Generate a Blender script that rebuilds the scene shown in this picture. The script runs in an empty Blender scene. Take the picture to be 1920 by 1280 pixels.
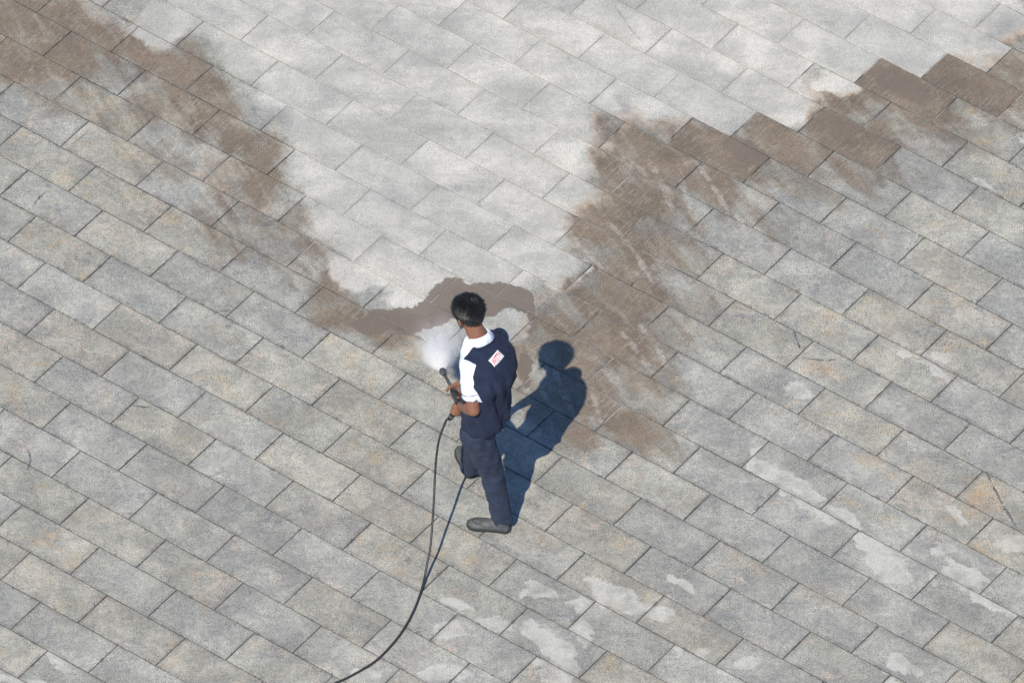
import bpy, bmesh, math, random
from mathutils import Vector, Matrix, noise
from mathutils.bvhtree import BVHTree

# ------------------------------------------------------------------ measured layout (metres, ground at z = 0)
# stains are ellipses lying on the pavement: x, y, half length, half width, turn, strength
WASH = [
    (-1.427,3.229,1.098,0.756,-3.1,1.0), (-1.092,2.242,0.846,0.626,2.09,1.0), (-0.839,1.611,0.644,0.635,-2.71,1.0),
    (-0.657,1.033,0.686,0.475,2.82,1.0), (-0.547,0.651,0.571,0.288,3.03,1.0), (-0.046,0.764,0.454,0.433,-2.93,1.0),
    (0.065,1.155,0.437,0.303,1.57,1.0), (-0.234,1.828,0.982,0.813,1.55,1.0), (0.089,2.831,1.778,0.85,-3.1,1.0),
    (0.946,2.612,0.9,0.54,2.86,1.0), (1.56,2.434,0.455,0.347,1.91,1.0), (2.038,2.9,0.795,0.372,2.89,1.0),
    (2.482,2.79,0.346,0.225,2.51,1.0), (2.93,3.132,0.313,0.297,-2.59,1.0), (0.325,0.633,0.264,0.134,1.58,1.0),
    (-0.036,0.165,0.194,0.181,-2.99,0.52), (1.456,3.13,1.715,0.653,-3.1,1.0), (-0.575,0.362,0.201,0.143,-3.09,1.0),
    (-1.014,0.538,0.189,0.149,2.19,0.7), (-1.713,2.518,0.304,0.223,2.34,1.0), (-0.434,0.033,0.285,0.167,1.58,0.55),
    (-2.303,2.797,0.275,0.188,1.61,1.0), (2.003,2.45,0.137,0.124,-2.94,1.0), (1.731,2.242,0.223,0.17,1.52,1.0)]
BROWN = [
    (-3.227,2.814,0.423,0.311,2.32,1), (-2.779,2.73,0.496,0.246,2.48,1), (-3.177,2.467,0.412,0.271,2.48,0.9),
    (-2.871,2.478,0.349,0.218,2.37,0.9), (-2.431,2.568,0.353,0.238,2.29,1), (-2.115,2.305,0.359,0.212,2.28,0.95),
    (-1.934,1.99,0.271,0.203,1.6,0.9), (-1.756,1.726,0.263,0.171,1.95,0.95), (-1.613,1.486,0.342,0.169,1.6,0.95),
    (-2.129,1.762,0.245,0.203,1.61,0.35), (-1.772,1.188,0.318,0.206,2.21,0.6), (-1.427,0.91,0.344,0.149,2.41,0.45),
    (-1.316,0.576,0.352,0.123,2.34,0.3), (-1.209,0.34,0.195,0.123,2.25,0.6), (-1.004,0.156,0.255,0.164,2.85,0.95),
    (-0.802,0.091,0.233,0.152,-3.1,1), (-1.169,0.103,0.178,0.098,2.59,0.4), (0.745,2.207,0.207,0.066,1.92,0.9),
    (0.544,1.929,0.159,0.105,2.19,0.9), (0.816,1.914,0.266,0.176,2.34,0.95), (1.121,1.826,0.348,0.194,2.32,1),
    (1.393,1.689,0.308,0.172,2.32,1), (1.595,1.99,0.228,0.154,2.31,1), (1.731,1.799,0.224,0.134,2.41,0.8),
    (2.071,2.254,0.241,0.182,2.35,0.95), (2.036,1.981,0.302,0.155,2.4,1), (2.412,2.39,0.382,0.221,2.34,1),
    (2.615,2.174,0.267,0.154,2.35,0.95), (2.926,2.756,0.263,0.127,-2.54,1), (2.821,2.478,0.333,0.16,2.48,1),
    (3.099,2.937,0.151,0.136,1.35,0.9), (3.13,2.688,0.15,0.136,1.34,0.7), (2.274,1.965,0.266,0.154,2.35,0.7),
    (0.615,1.613,0.245,0.169,1.56,0.9), (0.787,1.326,0.313,0.251,2.0,1), (1.225,1.438,0.346,0.193,2.32,0.85),
    (0.555,1.026,0.301,0.238,2.2,1), (0.725,0.791,0.339,0.236,2.29,0.9), (1.059,1.092,0.271,0.168,2.26,0.6),
    (0.56,0.593,0.288,0.168,1.57,0.9), (0.796,0.409,0.335,0.234,1.56,0.95), (0.362,0.322,0.249,0.224,2.17,0.85),
    (0.733,0.025,0.331,0.259,2.27,0.95), (0.4,0.014,0.333,0.3,1.49,0.95), (0.103,-0.186,0.284,0.1,1.58,0.9),
    (0.049,0.049,0.143,0.083,1.58,0.5), (0.472,-0.457,0.299,0.282,-2.93,1), (0.707,-0.684,0.317,0.199,2.55,0.95),
    (0.903,-0.348,0.266,0.165,2.27,0.6), (0.41,-0.788,0.199,0.187,-2.95,0.8), (0.94,-0.817,0.217,0.128,2.44,0.5),
    (1.462,1.301,0.343,0.172,2.36,0.5), (0.999,0.129,0.238,0.167,1.55,0.45), (1.968,1.66,0.447,0.156,2.47,0.5),
    (2.441,1.578,0.299,0.133,2.43,0.3), (0.533,0.018,0.301,0.284,-2.91,1), (0.629,0.403,0.292,0.219,2.36,0.9),
    (0.231,0.151,0.208,0.184,2.47,0.9), (0.175,-0.561,0.282,0.166,1.58,0.7), (0.437,-0.269,0.284,0.199,1.56,1),
    (0.867,-0.065,0.285,0.2,1.56,0.8), (0.714,1.91,0.218,0.138,2.53,0.9), (0.954,1.576,0.296,0.223,2.34,0.9),
    (0.892,0.893,0.293,0.221,2.35,0.8), (3.129,2.589,0.207,0.196,-2.62,0.8), (3.023,2.188,0.337,0.143,2.44,0.6),
    (2.681,1.979,0.373,0.134,2.46,0.5), (2.205,1.717,0.409,0.134,2.47,0.6), (1.765,1.506,0.373,0.155,2.45,0.55),
    (1.53,1.109,0.336,0.153,2.43,0.4), (1.128,0.805,0.301,0.172,2.36,0.45), (1.097,0.419,0.252,0.178,2.46,0.4),
    (1.233,0.042,0.247,0.135,2.6,0.25), (-3.028,2.174,0.349,0.173,2.41,0.5), (-2.615,2.041,0.422,0.174,2.45,0.45),
    (-2.259,1.61,0.355,0.209,2.29,0.45), (-2.343,2.05,0.23,0.175,2.26,0.6), (-1.847,1.429,0.253,0.195,1.84,0.6),
    (-1.967,0.988,0.306,0.17,2.38,0.4), (-1.662,0.901,0.274,0.166,2.28,0.55), (-1.452,0.619,0.234,0.145,2.26,0.45),
    (-1.61,0.326,0.336,0.128,2.47,0.25), (-1.145,0.438,0.189,0.148,2.19,0.5), (-1.361,0.96,0.145,0.134,1.57,0.6),
    (-1.22,0.724,0.196,0.124,2.24,0.5), (-1.255,0.771,0.202,0.16,1.91,0.75), (-1.173,0.485,0.168,0.129,2.28,0.8),
    (-1.347,1.057,0.204,0.16,1.91,0.75), (3.161,2.391,0.211,0.192,2.39,0.75), (0.729,2.083,0.186,0.09,1.85,0.9)]
MUD = [
    (-0.374,0.369,0.175,0.172,-2.63,1.0), (-0.512,0.244,0.169,0.127,-2.23,1.0), (-0.67,0.158,0.15,0.124,-3.08,1.0),
    (-0.811,0.172,0.111,0.086,2.28,1.0), (-0.902,0.102,0.119,0.066,2.88,1.0), (-0.107,0.416,0.209,0.114,2.94,1.0),
    (0.044,0.383,0.12,0.094,2.22,1.0), (0.123,0.242,0.191,0.03,1.59,1.0), (-0.206,0.327,0.167,0.119,-3.09,1.0),
    (0.087,-0.234,0.166,0.047,1.59,1.0), (1.46,1.765,0.226,0.11,2.41,0.5), (2.446,2.416,0.302,0.134,2.43,0.5),
    (2.003,2.029,0.226,0.098,2.44,0.45)]
PALE = [
    (0.624,-2.154,0.287,0.089,2.4,1.0), (0.146,-2.248,0.116,0.063,2.89,1.0), (-0.311,-2.277,0.127,0.037,2.46,1.0),
    (-0.079,-2.465,0.141,0.053,2.79,1.0), (-0.348,-2.551,0.1,0.097,1.32,1.0), (0.249,-2.622,0.267,0.099,2.34,1.0),
    (0.466,-2.524,0.136,0.078,1.57,1.0), (0.34,-2.831,0.114,0.112,-2.54,1.0), (0.408,-2.33,0.098,0.091,-2.98,1.0),
    (1.007,-2.141,0.137,0.045,2.45,1.0), (0.887,-2.296,0.091,0.073,-3.07,1.0), (-0.34,-2.899,0.162,0.072,-3.11,1.0),
    (-0.827,-2.915,0.148,0.062,-2.84,1.0), (1.678,-1.118,0.269,0.094,2.5,1.0), (1.899,-1.297,0.113,0.055,2.9,1.0),
    (1.866,-1.395,0.297,0.063,2.47,1.0), (2.335,-1.73,0.155,0.096,2.57,1.0), (2.423,-1.897,0.223,0.089,2.32,1.0),
    (2.119,-1.475,0.181,0.046,2.46,1.0), (2.879,-2.11,0.304,0.084,2.46,1.0), (2.722,-1.394,0.093,0.059,1.53,1.0),
    (3.104,-1.612,0.135,0.107,2.31,1.0), (2.643,-1.779,0.066,0.063,-2.57,1.0), (2.825,-1.98,0.212,0.038,2.51,1.0),
    (1.421,-2.808,0.078,0.059,-3.07,1.0), (1.108,-2.593,0.052,0.036,-3.08,1.0), (2.408,-2.807,0.153,0.044,2.36,1.0),
    (1.743,-0.447,0.123,0.082,2.69,1.0), (2.656,0.01,0.067,0.06,1.39,1.0), (2.523,0.02,0.077,0.032,2.65,1.0),
    (2.708,-0.144,0.183,0.026,2.47,1.0), (2.972,1.533,0.113,0.048,2.39,1.0), (3.18,2.011,0.049,0.041,1.46,1.0),
    (-2.743,-2.857,0.12,0.047,2.35,1.0), (-2.962,-3.036,0.23,0.04,2.93,1.0)]
ORANGE = [
    (2.904,-1.24,0.158,0.125,1.49,0.9), (3.074,-1.636,0.086,0.082,-2.63,0.8), (2.916,-1.733,0.147,0.039,2.57,0.7),
    (2.246,-1.006,0.111,0.062,2.6,0.7), (2.377,-1.118,0.09,0.053,2.59,0.45), (1.959,-0.17,0.153,0.065,2.77,0.7),
    (2.27,1.052,0.092,0.037,2.65,0.6), (-2.798,-1.802,0.088,0.035,2.78,0.8), (-2.851,-1.864,0.097,0.026,2.69,0.8),
    (2.129,-1.359,0.069,0.04,2.6,0.5), (2.359,-1.466,0.103,0.053,2.62,0.35), (1.473,-1.911,0.25,0.076,2.5,0.3),
    (1.996,-2.213,0.205,0.096,2.64,0.3), (-3.09,-0.579,0.141,0.053,1.62,0.4), (-2.511,-0.559,0.132,0.027,1.61,0.45),
    (-2.937,-0.29,0.093,0.028,-3.11,0.5), (0.194,-1.77,0.078,0.038,2.51,0.5), (0.435,-1.416,0.063,0.013,1.34,0.9),
    (0.144,-1.726,0.199,0.114,2.88,0.3), (2.334,0.318,0.091,0.041,2.64,0.35), (2.0,0.164,0.108,0.08,2.41,0.35),
    (2.602,0.328,0.067,0.057,-3.0,0.4), (2.771,0.597,0.087,0.058,-3.07,0.4), (1.365,0.381,0.108,0.08,2.41,0.35),
    (0.18,-2.998,0.097,0.045,-3.1,0.4), (-2.467,0.874,0.229,0.085,2.43,0.2), (-1.764,-0.061,0.047,0.043,-3.1,0.5),
    (-2.514,0.367,0.053,0.024,-3.11,0.4), (2.526,-1.09,0.132,0.093,-3.07,0.25), (1.12,1.974,0.114,0.039,2.42,0.4),
    (0.547,1.708,0.194,0.041,1.7,0.45), (-1.909,-2.116,0.1,0.016,1.75,0.6), (-1.857,-2.388,0.09,0.016,1.75,0.6),
    (-2.959,-2.014,0.073,0.029,1.62,0.5), (-2.87,-2.194,0.131,0.023,-3.11,0.4), (0.685,-1.708,0.091,0.041,2.41,0.35)]
GREY = [
    (-0.763,1.272,0.326,0.182,2.87,0.55), (-0.294,1.434,0.272,0.116,-2.96,0.5), (-0.923,0.927,0.235,0.187,2.04,0.6),
    (0.279,1.503,0.204,0.068,-2.97,0.4), (-1.543,1.955,0.128,0.115,1.58,1), (-1.665,2.074,0.102,0.099,-3.05,0.6),
    (-1.97,2.559,0.219,0.102,2.62,0.8), (-2.011,2.757,0.116,0.071,2.38,0.5), (-0.038,2.254,0.207,0.107,2.88,0.35),
    (-0.938,2.895,0.137,0.125,-3.05,0.35), (0.377,3.042,0.151,0.073,2.48,0.4), (1.253,2.523,0.259,0.091,2.53,0.25),
    (3.099,2.937,0.164,0.104,2.53,0.9), (3.094,2.488,0.138,0.128,-2.78,0.6), (-1.302,2.433,0.174,0.097,2.87,0.3),
    (-1.082,0.584,0.146,0.105,2.41,0.4), (2.645,1.634,0.335,0.133,2.45,0.5), (2.947,1.401,0.259,0.098,2.46,0.6),
    (2.136,0.984,0.297,0.131,2.44,0.3), (2.729,-0.474,0.182,0.094,2.41,0.25), (-2.807,2.579,0.031,0.025,-3.12,0.9),
    (-2.635,0.868,0.34,0.129,2.47,0.35), (-1.389,1.935,0.085,0.059,-3.1,0.3), (-1.989,0.639,0.089,0.023,2.87,0.9),
    (-2.097,-0.072,0.371,0.128,2.49,0.2), (-0.633,-1.475,0.331,0.124,2.44,0.4), (-0.893,-1.576,0.184,0.082,2.42,0.3),
    (-3.083,1.876,0.27,0.069,2.46,0.3), (1.669,-1.674,0.215,0.076,2.48,0.35), (1.996,-2.441,0.213,0.092,2.47,0.3),
    (0.65,-1.478,0.217,0.092,2.46,0.25), (-1.354,0.719,0.134,0.096,-3.1,0.3), (-2.787,-2.601,0.252,0.082,2.51,0.4),
    (-2.965,-2.243,0.13,0.119,3.12,0.4), (-2.968,-1.462,0.063,0.017,1.85,0.9), (-1.36,-1.684,0.108,0.017,1.38,0.9),
    (2.971,0.484,0.183,0.079,2.45,0.3), (2.726,-0.85,0.144,0.06,2.46,0.3), (-0.228,1.486,0.408,0.136,-2.97,0.45),
    (-0.622,0.986,0.239,0.143,2.86,0.45), (-0.507,1.917,0.206,0.078,2.91,0.3), (0.1,2.135,0.172,0.088,2.89,0.3),
    (-0.791,2.451,0.218,0.093,2.63,0.3), (-0.321,2.817,0.254,0.094,2.65,0.3), (0.706,2.653,0.26,0.091,2.53,0.3),
    (0.909,2.86,0.152,0.09,2.41,0.3), (1.662,2.836,0.223,0.092,2.51,0.25), (-1.41,2.629,0.183,0.093,2.6,0.35),
    (-1.177,1.599,0.216,0.083,2.65,0.3), (0.05,1.009,0.135,0.097,-3.09,0.3), (0.684,2.205,0.122,0.046,1.84,1),
    (0.763,2.06,0.129,0.054,1.89,1), (0.866,1.926,0.163,0.064,2.59,0.9), (0.527,1.929,0.117,0.094,2.05,1),
    (0.395,0.395,0.181,0.132,2.41,0.4), (-2.831,1.542,0.343,0.13,2.47,0.35), (-2.404,0.972,0.338,0.095,2.5,0.3),
    (-1.563,-2.196,0.252,0.083,2.5,0.25), (-2.053,-1.292,0.293,0.104,2.49,0.25), (1.312,-2.464,0.284,0.104,2.49,0.25),
    (3.131,-0.177,0.218,0.087,2.46,0.35), (1.137,-0.529,0.327,0.107,2.49,0.2)]
CRACKS = [[(2.949, -1.029), (2.981, -1.144), (3.051, -1.327), (3.131, -1.51)], [(0.599, 3.11), (0.686, 2.927), (0.791, 2.756)], [(1.753, 0.165), (1.786, 0.061), (1.8, -0.01)], [(-2.986, -1.044), (-2.949, -1.145), (-2.971, -1.23)], [(-2.341, -0.647), (-2.225, -0.662)], [(-2.821, 1.689), (-2.724, 1.8)], [(-3.049, 1.12), (-2.97, 1.244)], [(-1.84, 0.208), (-1.767, 0.216)], [(1.84, -0.089), (1.95, -0.099), (2.033, -0.087)]]
SCRAPES = [[(1.122, 1.679), (1.242, 1.463), (1.344, 1.224)], [(1.038, 1.578), (1.091, 1.288), (1.167, 1.072)], [(0.353, 0.971), (0.457, 0.791), (0.593, 0.618)], [(0.263, -0.228), (0.312, -0.392), (0.392, -0.625)], [(0.499, -0.433), (0.54, -0.572), (0.568, -0.712)], [(0.587, 1.1), (0.758, 0.84), (0.878, 0.556)], [(0.764, 0.217), (0.9, 0.031), (0.968, -0.204)], [(0.904, 1.525), (0.997, 1.212)], [(0.716, 1.665), (0.836, 1.523)], [(0.835, 1.669), (0.921, 1.477), (0.996, 1.323)], [(1.395, 1.201), (1.463, 1.01)], [(0.172, -0.373), (0.242, -0.559)], [(0.321, 0.873), (0.409, 0.587)], [(0.682, 0.119), (0.801, -0.091), (0.885, -0.254)]]
SOIL_AT = [(2.414, 2.778, 0.9), (1.987, 2.723, 0.9), (1.57, 2.683, 0.6), (1.629, 2.253, 0.5), (2.476, 2.372, -0.9), (2.899, 2.436, -0.9), (2.114, 1.91, -0.9), (1.284, 1.783, -0.8), (1.691, 1.822, -0.5), (2.539, 1.964, -0.5), (3.062, 2.711, -0.5), (2.791, 2.926, 0.6), (0.915, 2.164, 0.4), (1.153, 2.098, 0.3)]
COURSE_PHASE = {-8: 0.006, -7: 0.488, -6: 0.003, -5: 0.482, -4: 0.995, -3: 0.481, -2: 0.000, -1: 0.497, 0: 1.000, 1: 0.487, 2: 0.991, 3: 0.525, 4: 0.040, 5: 0.551, 6: 0.035, 7: 0.562, 8: 0.064, 9: 0.552, 10: 0.074, 11: 0.566, 12: 0.090, 13: 0.577, 14: 0.100, 15: 0.619, 16: 0.135, 17: 0.655, 18: 0.165, 19: 0.668}
TILE_L, TILE_W, TILE_YAW, TILE_O = 0.6000, 0.2956, -0.61971, (-0.6672, -1.3739)
CAM_D, CAM_TILT, CAM_ROLL, CAM_LENS = 77.875, 0.79366, 0.02405, 438.25

scene = bpy.context.scene
col = scene.collection
random.seed(7)

# ------------------------------------------------------------------ camera: long lens from a high window
cam_data = bpy.data.cameras.new('camera')
cam = bpy.data.objects.new('camera', cam_data)
col.objects.link(cam)
scene.camera = cam
cam_data.sensor_width = 36.0
cam_data.lens = CAM_LENS
cam_data.clip_start = 1.0
cam_data.clip_end = 1000.0
ct, st = math.cos(CAM_TILT), math.sin(CAM_TILT)
cam.location = (0.0, -st * CAM_D, ct * CAM_D)
cam.rotation_euler = (Matrix.Rotation(CAM_TILT, 3, 'X') @ Matrix.Rotation(CAM_ROLL, 3, 'Z')).to_euler()

# ------------------------------------------------------------------ daylight
SUN_FROM = Vector((-0.331, -0.785, 1.0)).normalized()
elev = math.asin(SUN_FROM.z)
world = bpy.data.worlds.new('World')
scene.world = world
world.use_nodes = True
wn = world.node_tree
wn.nodes.clear()
sky = wn.nodes.new('ShaderNodeTexSky')
sky.sky_type = 'NISHITA'
sky.sun_disc = False
sky.sun_elevation = elev
sky.sun_rotation = math.atan2(SUN_FROM.x, SUN_FROM.y)
sky.air_density = 1.0
sky.dust_density = 0.0
sky.ozone_density = 6.0
sky.altitude = 1800.0
bg = wn.nodes.new('ShaderNodeBackground')
bg.inputs['Strength'].default_value = 0.145
wo = wn.nodes.new('ShaderNodeOutputWorld')
wn.links.new(sky.outputs[0], bg.inputs[0])
wn.links.new(bg.outputs[0], wo.inputs[0])

sun_data = bpy.data.lights.new('sun', 'SUN')
sun_data.energy = 4.9
sun_data.angle = math.radians(0.53)
sun_data.color = (1.0, 0.925, 0.80)
sun = bpy.data.objects.new('sun', sun_data)
col.objects.link(sun)
sun.rotation_euler = SUN_FROM.to_track_quat('Z', 'Y').to_euler()
sun.location = (-10, -24, 30)

scene.view_settings.view_transform = 'Standard'
scene.view_settings.look = 'None'
scene.view_settings.exposure = 0.0
scene.view_settings.gamma = 1.0
scene.view_settings.use_curve_mapping = False
scene.render.engine = 'CYCLES'
scene.cycles.max_bounces = 12
scene.cycles.diffuse_bounces = 3
scene.cycles.volume_bounces = 10
scene.cycles.volume_step_rate = 0.6


# ------------------------------------------------------------------ node helpers
class Graph:
    def __init__(self, name):
        self.mat = bpy.data.materials.new(name)
        self.mat.use_nodes = True
        self.t = self.mat.node_tree
        self.t.nodes.clear()
        self.out = self.t.nodes.new('ShaderNodeOutputMaterial')

    def put(self, sock, v):
        if v is None:
            return
        if isinstance(v, bpy.types.NodeSocket):
            self.t.links.new(v, sock)
        elif isinstance(v, (tuple, list)) and len(v) == 3 and sock.type == 'RGBA':
            sock.default_value = (*v, 1.0)
        else:
            sock.default_value = v

    def math(self, op, a, b=None, c=None, clamp=False):
        n = self.t.nodes.new('ShaderNodeMath')
        n.operation = op
        n.use_clamp = clamp
        for s, v in zip(n.inputs, (a, b, c)):
            self.put(s, v)
        return n.outputs[0]

    def vmath(self, op, a, b=None, scale=None, third=None):
        n = self.t.nodes.new('ShaderNodeVectorMath')
        n.operation = op
        self.put(n.inputs[0], a)
        self.put(n.inputs[1], b)
        if third is not None:
            self.put(n.inputs[2], third)
        if scale is not None:
            self.put(n.inputs['Scale'], scale)
        return n.outputs['Value'] if op == 'LENGTH' else n.outputs['Vector']

    def noise(self, vec, scale, detail=2.0, rough=0.5, dist=0.0, colour=False):
        n = self.t.nodes.new('ShaderNodeTexNoise')
        self.put(n.inputs['Vector'], vec)
        n.inputs['Scale'].default_value = scale
        n.inputs['Detail'].default_value = detail
        n.inputs['Roughness'].default_value = rough
        n.inputs['Distortion'].default_value = dist
        return n.outputs['Color' if colour else 'Fac']

    def ramp(self, v, lo, hi, a=0.0, b=1.0, smooth=True):
        n = self.t.nodes.new('ShaderNodeMapRange')
        n.interpolation_type = 'SMOOTHSTEP' if smooth else 'LINEAR'
        for i, x in enumerate((v, lo, hi, a, b)):
            self.put(n.inputs[i], x)
        return n.outputs[0]

    def mix(self, fac, a, b, mode='MIX'):
        n = self.t.nodes.new('ShaderNodeMix')
        n.data_type = 'RGBA'
        n.blend_type = mode
        self.put(n.inputs[0], fac)
        self.put(n.inputs[6], a)
        self.put(n.inputs[7], b)
        return n.outputs[2]

    def mapping(self, vec, loc=(0, 0, 0), rot=(0, 0, 0), scale=(1, 1, 1), kind='POINT'):
        n = self.t.nodes.new('ShaderNodeMapping')
        n.vector_type = kind
        self.put(n.inputs['Vector'], vec)
        n.inputs['Location'].default_value = loc
        n.inputs['Rotation'].default_value = rot
        n.inputs['Scale'].default_value = scale
        return n.outputs[0]

    def principled(self, colour, rough, bump=None, strength=0.3, dist=0.002, spec=0.5, **kw):
        n = self.t.nodes.new('ShaderNodeBsdfPrincipled')
        self.put(n.inputs['Base Color'], colour)
        self.put(n.inputs['Roughness'], rough)
        n.inputs['Specular IOR Level'].default_value = spec
        for k, v in kw.items():
            self.put(n.inputs[k.replace('_', ' ')], v)
        if bump is not None:
            b = self.t.nodes.new('ShaderNodeBump')
            b.inputs['Strength'].default_value = strength
            b.inputs['Distance'].default_value = dist
            self.put(b.inputs['Height'], bump)
            self.t.links.new(b.outputs[0], n.inputs['Normal'])
        self.t.links.new(n.outputs[0], self.out.inputs['Surface'])
        return n

    def blobs(self, vec, items, lo=0.55, hi=1.2):
        """strongest of many soft-edged ellipses lying on the pavement"""
        if not items:
            return 0.0
        outer, outer_vec = self.t, vec
        self.t = bpy.data.node_groups.new('stain_field', 'ShaderNodeTree')
        self.t.interface.new_socket('Vector', in_out='INPUT', socket_type='NodeSocketVector')
        self.t.interface.new_socket('Value', in_out='OUTPUT', socket_type='NodeSocketFloat')
        vec = self.t.nodes.new('NodeGroupInput').outputs[0]
        acc = None
        base = vec
        for i, (x, y, rx, ry, rot, s) in enumerate(items):
            if i and i % 5 == 0:
                # tie the next few to the result so far, which keeps the shader's working memory small
                vec = self.vmath('MULTIPLY_ADD', acc, (0.0, 0.0, 0.0), third=base)
            m = self.mapping(vec, (x, y, 0), (0, 0, rot), (rx, ry, 1.0), 'TEXTURE')
            d = self.vmath('LENGTH', m)
            v = self.ramp(d, lo, hi, s, 0.0, smooth=False)
            acc = v if acc is None else self.math('MAXIMUM', acc, v)
        self.put(self.t.nodes.new('NodeGroupOutput').inputs[0], acc)
        n = outer.nodes.new('ShaderNodeGroup')
        n.node_tree = self.t
        self.t = outer
        self.put(n.inputs[0], outer_vec)
        return n.outputs[0]

    def strokes(self, vec, lines, width):
        """distance to thin cracks, 1 on the line and 0 beside it"""
        acc = None
        for pts in lines:
            for (x0, y0), (x1, y1) in zip(pts[:-1], pts[1:]):
                L = math.hypot(x1 - x0, y1 - y0)
                m = self.mapping(vec, ((x0 + x1) / 2, (y0 + y1) / 2, 0), (0, 0, math.atan2(y1 - y0, x1 - x0)),
                                 (L / 2 * 1.05, width, 1.0), 'TEXTURE')
                v = self.ramp(self.vmath('LENGTH', m), 0.6, 1.3, 1.0, 0.0)
                acc = v if acc is None else self.math('MAXIMUM', acc, v)
        return acc


def ground_frame(g, tile_jump):
    """pavement coordinates with wandering edges; tile_jump shifts the pattern from one paver to the next"""
    geo = g.t.nodes.new('ShaderNodeNewGeometry')
    P = g.mapping(geo.outputs['Position'], scale=(1, 1, 0))
    info = g.t.nodes.new('ShaderNodeObjectInfo')
    rnd = geo.outputs['Random Per Island'] if tile_jump == 'island' else info.outputs['Random']
    wn_ = g.t.nodes.new('ShaderNodeTexWhiteNoise')
    wn_.noise_dimensions = '1D'
    g.put(wn_.inputs['W'], g.math('MULTIPLY', rnd, 917.3))
    rcol = wn_.outputs['Color']
    return P, rnd, rcol, info.outputs['Color']


def sep(g, c):
    n = g.t.nodes.new('ShaderNodeSeparateColor')
    g.put(n.inputs[0], c)
    return n.outputs


def near(items, box):
    """the stains that can reach into a rectangle of pavement"""
    x0, y0, x1, y1 = box
    out = []
    for it in items:
        reach = 1.3 * it[2] + 0.22
        if x0 - reach < it[0] < x1 + reach and y0 - reach < it[1] < y1 + reach:
            out.append(it)
    return out


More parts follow.
